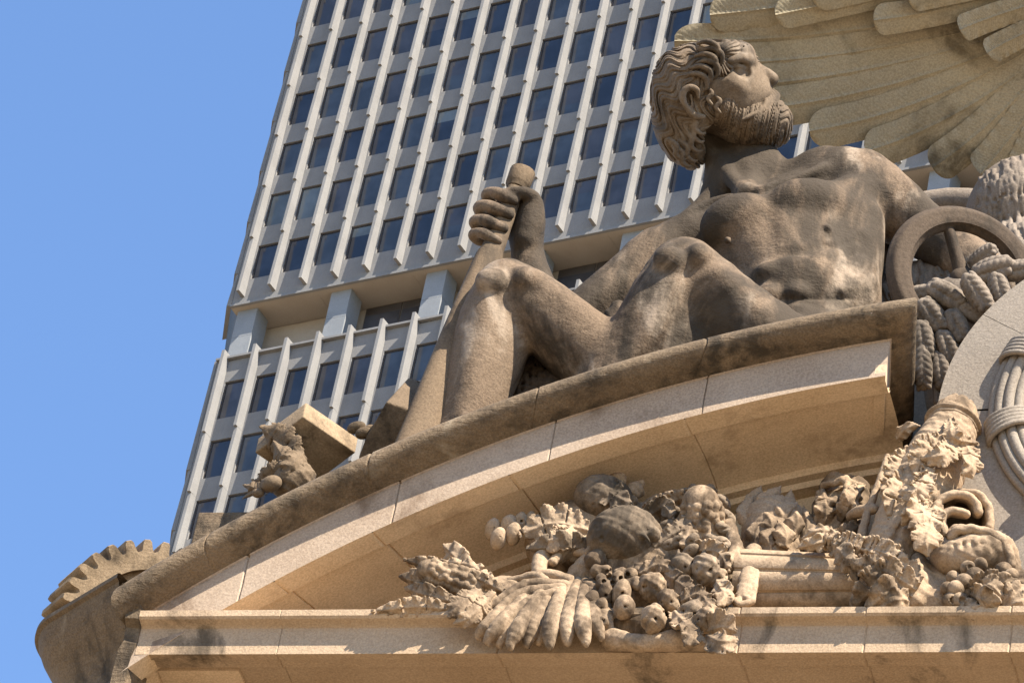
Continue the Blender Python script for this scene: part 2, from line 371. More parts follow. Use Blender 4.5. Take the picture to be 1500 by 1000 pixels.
mb = MB(); mb.box(tp(S0+1, z_par-0.6, -RD-0.5), TD*(S1-S0), TN*0.5, TZ*(zs-z_par+0.55)); mb.build("recessed_wall", "tower_soffit_stone", tower)
for c in range(0, 9):
    mb = MB(); s = c*3*TM-0.35
    for q in range(5):
        za = zs-0.004-q*1.9; mb.box(tp(s, za-1.885, -1.55), TD*1.25, TN*1.2, TZ*1.885)
    mb.box(tp(s+0.02, zs-9.5, -1.53), TD*1.21, TN*1.16, TZ*9.4)
    mb.build("pier", "tower_pier_stone", tower)
    if c >= 1:
        for k in range(2):
            mb = MB(); s2 = c*3*TM+0.92+k*2.3; zt = zs-0.06
            mb.box(tp(s2, z_par-0.5, -RD+0.004), TD*2.25, TN*0.05, TZ*(zt-z_par+0.5))
            wf = mb.build("recessed_window", "window_frame", tower)
            mb = MB(); mb.box(tp(s2+0.06, z_par-0.5, -RD+0.055), TD*2.1, TN*0.012, TZ*(zt-z_par-0.05)); mb.build("pane", "glass_grey", wf)
# fins: one tapered nose per storey, deeper at its foot
for c in range(NC+1):
    mb = MB(); s = c*TM
    segs = [(zj, hh) for (zj, hh, k) in rows]+[(0.0, 0)]
    for k in range(9, -1, -1):
        z0, z1 = k*TH, (k+1)*TH
        d0, d1 = 0.62, 0.46
        if k == 0: z0 -= 0.12
        mb.box8([tp(s-FW, z0, 0.002), tp(s+FW, z0, 0.002), tp(s+FW*0.8, z0, d0), tp(s-FW*0.8, z0, d0), tp(s-FW, z1, 0.002), tp(s+FW, z1, 0.002), tp(s+FW*0.8, z1, d1), tp(s-FW*0.8, z1, d1)])
    fixn(mb.build("fin", "precast", tower)); mb = MB()
    for (zj, hh, k) in lowrows:
        z0, z1 = zj, zj+hh
        if k == 0: continue
        if k == -1: z1 = z_par+0.22
        d0, d1 = (0.62, 0.46) if k < -1 else (0.62, 0.56)
        mb.box8([tp(s-FW, z0, 0.002), tp(s+FW, z0, 0.002), tp(s+FW*0.8, z0, d0), tp(s-FW*0.8, z0, d0), tp(s-FW, z1-0.01, 0.002), tp(s+FW, z1-0.01, 0.002), tp(s+FW*0.8, z1-0.01, d1), tp(s-FW*0.8, z1-0.01, d1)])
    fixn(mb.build("fin", "precast", tower))
# corner wedge blocks down the left edge
mb = MB()
for k in range(-9, 10):
    if k == 0: fixn(mb.build("corner_pier", "precast", tower)); mb = MB()
    z0 = (k*TH if k >= 0 else ZL[0]+LH*(k+1))-0.55*TH; hh = TH if k >= 0 else LH
    if k == 0: z0 = ZB0; hh = TH*0.45+0.62
    if k == -1: hh = z_par-z0
    for_d0 = 0.24
    o = tp(S0-0.02, z0, 0.0)
    mb.box8([o, o+SB*3, o+SB*3-TD*for_d0*1.1, o-TD*for_d0+TN*0.1, o+TZ*(hh-0.002), o+SB*3+TZ*(hh-0.002), o+SB*3-TD*0.2+TZ*(hh-0.002), o-TD*0.18+TZ*(hh-0.002)])
fixn(mb.build("corner_pier", "precast", tower))
# windows: frame with its pane; the hundred largest in view are single parts, the rest share one
wins = []
for (zj, hh, k) in rows+lowrows:
    for c in range(NC): wins.append((zj, hh, k, c))
def win_geo(fr, pn, zj, hh, c):
    a, b = c*TM+GX0, c*TM+GX1; z0, z1 = zj+WB*hh, zj+WH*hh; w_ = 0.055
    for (p, q, r, t) in ((a, b, z0, z0+w_*1.6), (a, b, z1-w_*1.4, z1), (a, a+w_*1.5, z0+w_*1.6, z1-w_*1.4), (b-w_, b, z0+w_*1.6, z1-w_*1.4)):
        fr.box(tp(p, r, -0.155), TD*(q-p), TN*0.07, TZ*(t-r))
    pn.add([tp(a+w_, z0+w_, -0.13), tp(b-w_, z0+w_, -0.13), tp(b-w_, z1-w_, -0.13), tp(a+w_, z1-w_, -0.13)], [(0, 1, 2, 3)])
def win_seen(wn):
    zj, hh, k, c = wn; u, v = proj(tp(c*TM+TM/2, zj-0.4*hh))
    vis = -20 < u < 1060 and -30 < v < 800
    if u > 700 and v > 470: vis = False
    if v > 860-0.52*u+60 and k <= 0: vis = False
    if k <= 0 and u > 690: vis = False
    if u > 960 and v > 60: vis = False
    return vis
seen = [wn for wn in wins if win_seen(wn)]
seen.sort(key=lambda q: (-(q[2] <= 2), q[2], q[3])); first = seen[:100]; rest = [q for q in wins if q not in set(first)]
rw = random.Random(3)
special = {(6, 3): "glass_blind", (6, 4): "glass_grey", (2, 0): "glass_blind", (2, 1): "glass_blind", (6, 0): "glass_grey", (7, 0): "glass_grey", (2, 2): "glass_grey"}
for (zj, hh, k, c) in first:
    fr, pn = MB(), MB(); win_geo(fr, pn, zj, hh, c)
    wo = fr.build("window", "window_frame", tower)
    if rw.random() < 0.3:                             # a blind or a bright ceiling showing behind part of the glass
        a, b = c*TM+GX0+0.08, c*TM+GX1-0.08; z0, z1 = zj+WB*hh+0.1, zj+WH*hh-0.1; f_ = rw.uniform(0.25, 0.8)
        bl = MB(); bl.add([tp(a, z1-(z1-z0)*f_, -0.127), tp(b, z1-(z1-z0)*f_, -0.127), tp(b, z1, -0.127), tp(a, z1, -0.127)], [(0, 1, 2, 3)]); bl.build("blind", rw.choice(["glass_grey", "glass_slate", "glass_grey", "glass_blind"]), wo)
    pn.build("pane", special.get((k, c)) or rw.choice(["glass_navy", "glass_navy", "glass_navy", "glass_slate", "glass_slate", "glass_slate", "glass_grey", "glass_grey"] + (["glass_blind"] if rw.random() < 0.25 else [])), wo)
fr, pns = MB(), {}
for (zj, hh, k, c) in rest:
    mname = special.get((k, c)) or rw.choice(["glass_navy", "glass_slate", "glass_slate"])
    win_geo(fr, pns.setdefault(mname, MB()), zj, hh, c)
wo = fr.build("windows", "window_frame", tower); wo['kind'] = 'stuff'
for mname, pm in pns.items():
    g = pm.build("panes", mname, wo); g['kind'] = 'stuff'
# ================================================================== sculpting: solid fields blended together, then skinned with quads
class Clay:
    def __init__(s, lo, hi, h):
        s.lo = np.array(lo, np.float32); s.h = float(h)
        s.n = np.ceil((np.array(hi)-s.lo)/h).astype(int)+1
        s.ax = [s.lo[i]+h*np.arange(s.n[i], dtype=np.float32) for i in range(3)]
        s.f = np.full(s.n, 40.0, np.float32)
    def _sl(s, lo, hi):
        a = np.clip(np.floor((np.asarray(lo)-s.lo)/s.h).astype(int), 0, s.n-1); b = np.clip(np.ceil((np.asarray(hi)-s.lo)/s.h).astype(int)+1, 0, s.n)
        if np.any(b-a < 1): return None
        return tuple(slice(a[i], b[i]) for i in range(3))
    def _g(s, sl): return s.ax[0][sl[0]][:, None, None], s.ax[1][sl[1]][None, :, None], s.ax[2][sl[2]][None, None, :]
    def op(s, fn, lo, hi, k=0.0, sub=False):
        pad = k+4*s.h; sl = s._sl(np.asarray(lo)-pad, np.asarray(hi)+pad)
        if sl is None: return
        d = fn(*s._g(sl)); f = s.f[sl]
        if sub:
            d = -d
            if k > 0: hh = np.maximum(k-np.abs(f-d), 0)/k; s.f[sl] = np.maximum(f, d)+hh*hh*k*0.25
            else: s.f[sl] = np.maximum(f, d)
        else:
            if k > 0: hh = np.maximum(k-np.abs(f-d), 0)/k; s.f[sl] = np.minimum(f, d)-hh*hh*k*0.25
            else: s.f[sl] = np.minimum(f, d)
    def cap(s, p0, p1, r0, r1, k=0.0, sub=False):
        p0, p1 = np.asarray(p0, np.float32), np.asarray(p1, np.float32); ba = p1-p0; L2 = float(ba@ba)+1e-6
        def fn(X, Y, Z):
            t = np.clip(((X-p0[0])*ba[0]+(Y-p0[1])*ba[1]+(Z-p0[2])*ba[2])/L2, 0, 1)
            return np.sqrt((X-p0[0]-t*ba[0])**2+(Y-p0[1]-t*ba[1])**2+(Z-p0[2]-t*ba[2])**2)-(r0+(r1-r0)*t)
        r = max(r0, r1); s.op(fn, np.minimum(p0, p1)-r, np.maximum(p0, p1)+r, k, sub)
    def chain(s, pts, k=0.0, sub=False, sm=2):
        """pts: (x, y, w, r) rows, smoothed through by Catmull-Rom; one field for the whole run"""
        P = np.array(pts, float)
        if sm > 1 and len(P) > 2: P = crom(P, sm)
        P = P.astype(np.float32)
        def fn(X, Y, Z):
            d = None
            for a, b in zip(P[:-1], P[1:]):
                ba = b[:3]-a[:3]; L2 = float(ba@ba)+1e-6
                t = np.clip(((X-a[0])*ba[0]+(Y-a[1])*ba[1]+(Z-a[2])*ba[2])/L2, 0, 1)
                q = np.sqrt((X-a[0]-t*ba[0])**2+(Y-a[1]-t*ba[1])**2+(Z-a[2]-t*ba[2])**2)-(a[3]+(b[3]-a[3])*t)
                d = q if d is None else np.minimum(d, q)
            return d
        r = P[:, 3].max(); s.op(fn, P[:, :3].min(0)-r, P[:, :3].max(0)+r, k, sub)
    def ell(s, c, r, ax=None, k=0.0, sub=False):
        c = np.asarray(c, np.float32); r = np.asarray(r, np.float32); A = np.eye(3, dtype=np.float32) if ax is None else np.asarray(ax, np.float32)
        def fn(X, Y, Z):
            dx, dy, dz = X-c[0], Y-c[1], Z-c[2]; q0 = q1 = 0
            for i in range(3):
                t = dx*A[i, 0]+dy*A[i, 1]+dz*A[i, 2]; q0 = q0+(t/r[i])**2; q1 = q1+(t/r[i]**2)**2
            k0 = np.sqrt(q0); k1 = np.sqrt(q1)+1e-6; return k0*(k0-1)/k1
        R_ = np.sqrt(((A*r[:, None])**2).sum(0)); s.op(fn, c-R_, c+R_, k, sub)
    def sphere(s, c, r, k=0.0, sub=False): s.cap(c, np.asarray(c)+1e-3, r, r, k, sub)
    def warp(s, fn, lo, hi):
        sl = s._sl(lo, hi)
        if sl is None: return
        s.f[sl] += fn(*s._g(sl))
    def mesh(s):
        f = s.f; ins = f < 0
        n = np.array(f.shape)
        cnt = np.zeros(n-1, np.uint8)
        for i in (0, 1):
            for j in (0, 1):
                for k in (0, 1): cnt += ins[i:n[0]-1+i, j:n[1]-1+j, k:n[2]-1+k]
        act = np.argwhere((cnt > 0) & (cnt < 8)); del cnt
        idx = np.full(n-1, -1, np.int32); idx[act[:, 0], act[:, 1], act[:, 2]] = np.arange(len(act), dtype=np.int32)
        acc = np.zeros((len(act), 3)); num = np.zeros(len(act))
        cor = [(i, j, k) for i in (0, 1) for j in (0, 1) for k in (0, 1)]
        val = {c: f[act[:, 0]+c[0], act[:, 1]+c[1], act[:, 2]+c[2]] for c in cor}
        for c in cor:
            for ax in range(3):
                if c[ax]: continue
                c2 = list(c); c2[ax] = 1; c2 = tuple(c2); a, b = val[c], val[c2]
                m = (a < 0) != (b < 0); t = np.where(m, a/np.where(m, a-b, 1), 0)
                for q in range(3): acc[:, q] += np.where(m, c[q]+(t if q == ax else 0), 0)
                num += m
        V = s.lo+s.h*(act+acc/num[:, None])
        faces = []
        for ax in range(3):
            o1, o2 = (ax+1) % 3, (ax+2) % 3
            sl0 = [slice(1, -1)]*3; sl1 = [slice(1, -1)]*3; sl0[ax] = slice(0, n[ax]-1); sl1[ax] = slice(1, n[ax])
            A, B = ins[tuple(sl0)], ins[tuple(sl1)]
            e = np.argwhere(A != B)
            if not len(e): continue
            flip = A[e[:, 0], e[:, 1], e[:, 2]]
            base = e.copy(); base[:, o1] += 1; base[:, o2] += 1
            def q(d1, d2):
                g = base.copy(); g[:, o1] -= d1; g[:, o2] -= d2; return idx[g[:, 0], g[:, 1], g[:, 2]]
            F_ = np.stack([q(1, 1), q(0, 1), q(0, 0), q(1, 0)], 1)
            F_[~flip] = F_[~flip][:, ::-1]; faces.append(F_)
        Fq = np.concatenate(faces); Fq = Fq[(Fq >= 0).all(1)]
        return V, Fq
    def build(s, name, mat, parent=None, smooth=1):
        V, Fq = s.mesh()
        for _ in range(smooth):
            nv = len(V); acc = np.zeros_like(V); num = np.zeros(nv)
            for a, b in ((0, 1), (1, 2), (2, 3), (3, 0)):
                np.add.at(acc, Fq[:, a], V[Fq[:, b]]); np.add.at(num, Fq[:, a], 1)
            V = V*0.5+0.5*acc/np.maximum(num, 1)[:, None]
        return new_obj(name, to_world(V), Fq, mat, parent, True)
def crom(P, m):
    P = np.asarray(P, float); Q = np.vstack([2*P[0]-P[1], P, 2*P[-1]-P[-2]]); out = []
    for i in range(1, len(Q)-2):
        for t in np.linspace(0, 1, m, endpoint=False):
            a, b, c, d = Q[i-1], Q[i], Q[i+1], Q[i+2]
            out.append(0.5*((2*b)+(c-a)*t+(2*a-5*b+4*c-d)*t*t+(3*b-a-3*c+d)*t**3))
    out.append(P[-1]); out = np.array(out); out[:, 3:] = np.maximum(out[:, 3:], 0.3) if out.shape[1] > 3 else out[:, 3:]
    return out
def J(u, v, y, r): return (*loc(u, v, y), r)
def rot_ax(a, ref=(0, 0, -1)):
    a = np.asarray(a, float); a = a/np.linalg.norm(a); b = np.asarray(ref, float); b = b-a*(a@b); b = b/np.linalg.norm(b); return np.array([a, np.cross(b, a), b])   # along, across, towards the viewer
class Lump:
    """collects the strokes of one carved piece, then works them in a block just large enough"""
    def __init__(s): s.q = []; s.lo = np.full(3, 1e9); s.hi = np.full(3, -1e9)
    def _b(s, lo, hi, sub):
        if not sub: s.lo = np.minimum(s.lo, lo); s.hi = np.maximum(s.hi, hi)
    def chain(s, pts, k=0.0, sub=False, sm=2):
        P = np.array(pts, float); r = P[:, 3].max(); s._b(P[:, :3].min(0)-r, P[:, :3].max(0)+r, sub); s.q.append(('chain', (pts, k, sub, sm)))
    def ell(s, c, r, ax=None, k=0.0, sub=False):
        m = max(r); c = np.asarray(c); s._b(c-m, c+m, sub); s.q.append(('ell', (c, r, ax, k, sub)))
    def sphere(s, c, r, k=0.0, sub=False):
        c = np.asarray(c)[:3]; s._b(c-r, c+r, sub); s.q.append(('sphere', (c, r, k, sub)))
    def build(s, name, mat, parent=None, h=1.6, smooth=1, rough=0.0):
        cl = Clay(s.lo-4*h-2, s.hi+4*h+2, h)
        for m, a in s.q: getattr(cl, m)(*a)
        if rough:
            cl.warp(lambda X, Y, Z: rough*(np.sin(X*0.23+1.3*np.sin(Y*0.11+Z*0.07))*np.sin(Y*0.21+Z*0.17+0.8)+0.6*np.sin(X*0.53+Z*0.3)*np.sin(Y*0.47-X*0.2)), cl.lo, cl.lo+cl.h*cl.n)
        return cl.build(name, mat, parent, smooth)
def off(p, dx=0, dy=0, dw=0): return np.array([p[0]+dx, p[1]+dy, p[2]+dw])
def _leafop(s, P, S, N, w, th, camber, curl, nl, k, wav):
    P, S, N = (np.asarray(q, np.float32) for q in (P, S, N)); M_ = len(P)
    def fn(X, Y, Z):
        best = np.full(np.broadcast(X, Y, Z).shape, 1e9, np.float32); si = np.zeros_like(best); ni = np.zeros_like(best); wi = np.ones_like(best); ti = np.zeros_like(best); ex = np.zeros_like(best)
        for i in range(M_):
            dx, dy, dz = X-P[i, 0], Y-P[i, 1], Z-P[i, 2]
            q = dx*dx+dy*dy+dz*dz; ss = dx*S[i, 0]+dy*S[i, 1]+dz*S[i, 2]; nn = dx*N[i, 0]+dy*N[i, 1]+dz*N[i, 2]
            al = np.maximum(q-ss*ss-nn*nn, 0); m = al < best      # nearest along the midrib
            m &= q < (w[i]*2.2+14)**2
            best = np.where(m, al, best); si = np.where(m, ss, si); ni = np.where(m, nn, ni); wi = np.where(m, w[i], wi); ti = np.where(m, i/(M_-1), ti); ex = np.where(m, np.sqrt(al), ex)
        a = np.abs(si); rel = np.clip(a/np.maximum(wi, 1), 0, 1.4)
        ph = (ti*nl-0.55*rel*0.9)                                  # lobes swept towards the tip
        lob = np.abs(np.sin(pi*ph))
        ww = wi*(0.70+0.36*np.sqrt(lob))
        c = camber*(1-rel*rel)-curl*rel**3+wav*np.cos(2*pi*ph)*rel*-1.0+0.9*np.exp(-(a/2.2)**2)*2.0
        c = c-1.3*np.exp(-((np.mod(ph, 1.0)-0.5)/0.10)**2)*np.minimum(rel*2, 1)*-1.0
        d1 = np.abs(ni-c)-th*(1.15-0.5*rel); d2 = (a-ww)*0.75; d = np.maximum(d1, d2)
        e = np.maximum(d, ex-2.5)
        return np.where(best > 1e8, 20.0, e).astype(np.float32)
    r = float(max(w))*1.15+th+abs(curl)+abs(camber); s.op(fn, P.min(0)-r, P.max(0)+r, k)
Clay.leaf = _leafop
def _lumpleaf(s, P, S, N, w, th, camber, curl, nl, k, wav):
    r = float(max(w))*1.15+th+abs(curl)+abs(camber); s._b(np.min(P, 0)-r, np.max(P, 0)+r, False); s.q.append(('leaf', (P, S, N, w, th, camber, curl, nl, k, wav)))
Lump.leaf = _lumpleaf
def acanthus(L, path, width, n=5, r=4.0, curl=6.0, k=2.0, rib=True, side=(1, -1), tipr=0.55, seed=0):
    """a lobed carved leaf along path (local points): scalloped blade with a raised midrib and veins"""
    rr = random.Random(seed+int(abs(path[0][0])*3)); Q = np.array(path, float); P = crom(Q, 14); m = len(P)
    P = P[np.linspace(0, m-1, 26).astype(int)]; T = np.gradient(P, axis=0); T /= np.linalg.norm(T, axis=1)[:, None]+1e-9
    tilt = rr.uniform(-0.5, 0.5); S = np.cross(T, np.array([0.0, 0, 1.0])); S /= np.linalg.norm(S, axis=1)[:, None]+1e-9
    N = np.cross(S, T); N[N[:, 2] > 0] *= -1; S2 = S*cos(tilt)+N*sin(tilt); N2 = N*cos(tilt)-S*sin(tilt)
    t = np.linspace(0, 1, 26); w = width*1.25*np.sin(pi*np.clip(0.13+0.84*t, 0, 1))**0.8
    L.leaf(P, S2, N2, w, max(2.4, r*0.62), r*0.8, -curl*rr.uniform(0.3, 1.2), n, k, rr.uniform(1.2, 2.6))
    L.chain([(*(P[i]+N2[i]*1.0), r*(0.75-0.45*i/25)) for i in range(0, 26, 3)], 2.5, sm=1)
# ================================================================== the seated statue
base = at(1150, 480, 0.3)
stat = thing("reclining_statue", "weathered stone statue of a bearded seated man with raised knees gazing up to the right", "statue", base)
W0 = loc(1055, 150, 0.32)[2]                              # depth of the middle of the head
def H(u, v, dw, r): return (*lw(u, v, W0+dw), r)
body = Clay((-190, -270, -420), (760, 455, 420), 2.6)
c = body
# --- torso
pel = loc(1185, 545, 0.35); wai = loc(1180, 455, 0.45); che = loc(1150, 350, 0.55)
tx = rot_ax(loc(1265, 300, 0.95)-loc(1000, 335, 0.15))     # across the chest
c.ell(pel, (112, 90, 95), tx, 0)
c.ell(wai, (100, 95, 78), tx, 40)
c.ell(loc(1154, 362, 0.62), (136, 84, 84), tx, 45)
c.ell(loc(1165, 400, 0.58), (118, 95, 82), tx, 40)
c.chain([J(1012, 352, 0.3, 40), J(1070, 338, 0.55, 46), J(1150, 304, 0.78, 48), J(1235, 276, 0.98, 48)], 30)      # shoulder girdle
# pectorals
c.ell(loc(1085, 326, -0.16), (62, 43, 36), rot_ax((1, 0.25, 0.2)), 11)
c.ell(loc(1185, 308, 0.05), (66, 46, 38), rot_ax((1, -0.12, 0.2)), 11)
c.ell(loc(1212, 334, -0.16), (6, 6, 6), None, 6)
c.ell(loc(1066, 352, -0.36), (6, 6, 6), None, 6)
c.chain([J(1126, 312, -0.46, 4), J(1125, 335, -0.50, 6), J(1128, 360, -0.54, 5)], 20, True)                  # sternum groove
c.chain([J(1045, 374, -0.45, 4), J(1085, 382, -0.5, 5), J(1120, 370, -0.52, 4)], 16, True)
c.chain([J(1140, 368, -0.48, 5), J(1185, 364, -0.38, 5), J(1232, 348, -0.12, 4)], 16, True)
c.chain([J(1205, 302, 0.18, 30), J(1240, 292, 0.45, 34), J(1268, 288, 0.75, 36)], 26)
# clavicles and neck pit
c.chain([J(1100, 283, 0.03, 7), J(1150, 268, 0.15, 8), J(1205, 246, 0.42, 7)], 12)
c.chain([J(1085, 286, 0.0, 6), J(1045, 296, 0.02, 7), J(1010, 312, 0.0, 6)], 12)
c.sphere(loc(1092, 280, -0.05), 12, 14, True)
# abdomen
for (u, v, y) in ((1125, 400, -0.42), (1165, 396, -0.36), (1128, 432, -0.42), (1168, 430, -0.38), (1130, 466, -0.42), (1172, 462, -0.38)):
    c.ell(loc(u, v, y+0.13), (20, 16, 18), None, 9)
for (u, v, y) in ((1222, 372, -0.08), (1236, 396, -0.02), (1248, 420, 0.02), (1232, 352, -0.02)):
    c.chain([J(u-16, v+7, y-0.06, 8), J(u+22, v-6, y+0.2, 8)], 8)                                            # serratus and ribs
c.chain([J(1262, 330, 0.55, 34), J(1262, 375, 0.5, 30), J(1255, 440, 0.45, 34)], 30)                      # flank
# --- neck
c.chain([J(1100, 278, 1.0, 55), H(1086, 242, 16, 47), H(1070, 205, 34, 43), H(1052, 170, 34, 44)], 22)
c.chain([H(1024, 196, 0, 13), H(1052, 238, -22, 13), J(1088, 284, 0.12, 9)], 14)                       # the long neck muscle
c.chain([H(1098, 212, 8, 18), H(1100, 248, -22, 15), J(1098, 280, 0.15, 9)], 18)
c.chain([J(1108, 225, 0.85, 26), J(1146, 264, 0.92, 28), J(1205, 252, 0.98, 32)], 22)                     # trapezius
c.chain([J(1062, 245, 0.95, 26), J(1046, 300, 0.8, 26), J(1000, 340, 0.5, 24)], 20)
# --- his left shoulder and arm (right in the picture)
c.chain([J(1215, 262, 1.0, 46), J(1262, 272, 1.0, 55), J(1300, 300, 1.02, 50)], 26)
c.chain([J(1270, 285, 1.0, 50), J(1325, 318, 1.05, 46), J(1370, 350, 1.05, 40), J(1420, 385, 1.0, 38), J(1470, 420, 0.95, 30)], 16)
c.chain([J(1300, 268, 0.72, 18), J(1332, 285, 0.8, 14), J(1358, 310, 0.8, 6)], 14)
# --- his right shoulder and arm
c.chain([J(1003, 360, 0.32, 42), J(966, 376, 0.18, 45), J(926, 405, 0.05, 41), J(882, 440, -0.05, 38), J(838, 474, -0.18, 36), J(808, 492, -0.28, 35)], 18)
c.chain([J(905, 412, -0.28, 12), J(870, 438, -0.34, 17), J(838, 464, -0.42, 10)], 14)
c.chain([J(812, 490, -0.32, 36), J(790, 445, -0.45, 36), J(776, 395, -0.58, 28), J(771, 355, -0.66, 23), J(770, 330, -0.7, 24)], 14)
# --- his right leg (left in the picture)
c.chain([J(1110, 560, 0.0, 85), J(985, 575, -0.45, 74), J(905, 546, -0.8, 62), J(835, 494, -1.1, 55), J(775, 444, -1.3, 48), J(745, 424, -1.36, 42)], 20)
c.chain([J(738, 428, -1.36, 44), J(722, 470, -1.3, 49), J(708, 528, -1.22, 51), J(692, 590, -1.2, 46), J(672, 655, -1.2, 40), J(650, 720, -1.2, 34)], 16)
c.ell(loc(722, 415, -1.78), (27, 22, 22), rot_ax((-1, 0.4, 0)), 9)                                        # kneecap
c.ell(loc(770, 412, -1.68), (22, 22, 25), None, 9)
c.chain([J(716, 450, -1.68, 9), J(702, 520, -1.62, 10), J(680, 610, -1.54, 8)], 24)                        # shin bone
c.chain([J(744, 500, -1.2, 30), J(724, 548, -1.12, 36), J(698, 610, -1.1, 28)], 18)                       # calf
c.chain([J(790, 414, -1.62, 12), J(840, 460, -1.45, 18), J(890, 508, -1.1, 16)], 16)
c.chain([J(772, 506, -1.5, 8), J(800, 548, -1.2, 12), J(780, 590, -1.2, 14)], 18, True)
# --- his left leg
c.chain([J(1205, 580, 0.1, 88), J(1135, 530, -0.5, 78), J(1085, 480, -0.85, 65), J(1040, 430, -1.1, 54), J(1005, 396, -1.22, 46)], 22)
c.chain([J(1000, 398, -1.22, 46), J(975, 440, -1.18, 53), J(950, 490, -1.1, 55), J(905, 545, -1.05, 44), J(865, 600, -1.05, 36), J(820, 660, -1.1, 32)], 16)
c.ell(loc(984, 384, -1.68), (27, 22, 22), rot_ax((-1, 0.5, 0)), 9)
c.ell(loc(1024, 377, -1.58), (21, 22, 25), None, 9)
c.chain([J(985, 420, -1.58, 9), J(960, 480, -1.52, 10), J(905, 545, -1.4, 8)], 24)
c.chain([J(1012, 455, -1.1, 30), J(1000, 505, -1.0, 40), J(975, 545, -0.98, 32)], 22)
c.chain([J(1055, 408, -1.5, 14), J(1095, 450, -1.3, 22), J(1140, 500, -1.0, 20)], 18)
c.chain([J(1040, 470, -1.5, 6), J(1085, 530, -1.3, 10)], 24, True)
c.chain([J(905, 452, -0.75, 13), J(912, 470, -0.75, 16), J(925, 500, -0.72, 18)], 10)                     # fold of cloth in the lap
c.chain([J(893, 460, -0.78, 9), J(905, 480, -0.8, 12)], 6)
# --- the gripping hand
def handle_pt(t):                                          # t: 0 at the butt, 1 far down
    a_, b_ = loc(762, 262, -0.95), loc(634, 590, -1.42); return a_+(b_-a_)*t
def HP(t, du, dv, dw, r):
    p = handle_pt(t); return (p[0]+du, p[1]-dv, p[2]+dw, r)
c.chain([J(771, 352, -0.66, 24), J(774, 330, -0.68, 24), J(770, 308, -0.7, 22)], 8)                      # heel of the hand
c.ell(loc(748, 318, -0.72), (34, 34, 17), rot_ax((1, 0.4, 0)), 10)                                        # back of the hand behind the shaft
for (tt, r, ln) in ((0.07, 9.0, 0.96), (0.132, 9.8, 1.06), (0.195, 9.5, 1.02), (0.252, 8.0, 0.88)):
    c.chain([HP(tt+0.02, -4, 2, 23, r+2.4), HP(tt+0.022, -27*ln, 3, 17, r+1.0), HP(tt+0.008, -39*ln, -1, 0, r+1.9), HP(tt+0.0, -33*ln, -2, -15, r-0.2), HP(tt+0.002, -24*ln, 0, -22, r+0.9), HP(tt+0.012, -8, 3, -24.5, r-0.9), HP(tt+0.018, 2, 5, -22.5, r-2.0)], 1.4, sm=3)
    c.ell(HP(tt+0.016, 0, 4.5, -22-r*0.72, 0)[:3], (4.2, 3.0, 1.6), None, 0.5)                              # nail
    c.chain([HP(tt-0.006, -39*ln, -6, -6, 1.2), HP(tt+0.012, -40*ln, 5, -7, 1.2)], 1.2, True, sm=1)          # crease over the joint
c.chain([HP(0.22, 42, 0, 16, 17), HP(0.13, 36, -6, 4, 14), HP(0.085, 22, -4, -17, 10.5), HP(0.065, 4, 0, -22, 9), HP(0.06, -8, 0, -23, 7)], 6, sm=3)   # thumb
c.chain([HP(0.28, 44, 0, 22, 18), HP(0.2, 42, 0, 18, 19), HP(0.15, 36, -2, 14, 17)], 10)
# scattered chisel-like irregularity
_rw = [(np.random.default_rng(40+i).normal(size=3)*f_, 6.28*i*0.37, am) for i, (f_, am) in enumerate([(0.035, 0.5), (0.05, 0.4), (0.07, 0.3), (0.1, 0.22), (0.14, 0.16), (0.2, 0.12), (0.27, 0.1), (0.33, 0.08)])]
def rough_fn(X, Y, Z):
    r = 0
    for d_, p_, am in _rw: r = r+am*np.sin(X*np.float32(d_[0])+Y*np.float32(d_[1])+Z*np.float32(d_[2])+np.float32(p_))
    return r
c.warp(rough_fn, c.lo, c.lo+c.h*(c.n))
def roof_cut(X, Y, Z):                                      # the figure stops where it meets the top of the cornice
    wx_ = MID[0]+0.01*(X*CR[0]+Y*CU[0]+Z*CF[0]); wz_ = MID[2]+0.01*(X*CR[2]+Y*CU[2]+Z*CF[2])
    return ((R_TOP-0.12)-np.sqrt((wx_-CX)**2+(wz_-CZ)**2))*100
sl_ = c._sl(c.lo, c.lo+np.array([950, 330, 900])); c.f[sl_] = np.maximum(c.f[sl_], roof_cut(*c._g(sl_)))
bo = c.build("body", "statue_stone", stat, 1)

# ------------------------------------------------------------------ head, worked finer
hd = Clay((225, 225, W0-125), (405, 455, W0+115), 1.15); c = hd
c.ell(H(1042, 132, 4, 0)[:3], (84, 68, 70), rot_ax((0.95, 0.3, 0)), 0)
c.ell(H(1076, 146, 2, 0)[:3], (50, 50, 58), rot_ax((0.9, -0.45, 0)), 18)
c.ell(H(1098, 184, 0, 0)[:3], (50, 34, 46), rot_ax((0.95, 0.1, 0)), 18)
c.ell(H(1110, 140, 0, 0)[:3], (24, 24, 34), rot_ax((0.9, 0.3, 0)), 14)                                      # muzzle
c.ell(H(1088, 78, 0, 0)[:3], (16, 18, 42), rot_ax((0.5, 0.8, 0)), 14)                                      # forehead
c.chain([H(1068, 92, -55, 6), H(1086, 86, -46, 9), H(1098, 90, -27, 10), H(1100, 94, 0, 7), H(1098, 90, 27, 10), H(1086, 86, 46, 9), H(1068, 92, 55, 6)], 6)   # brow
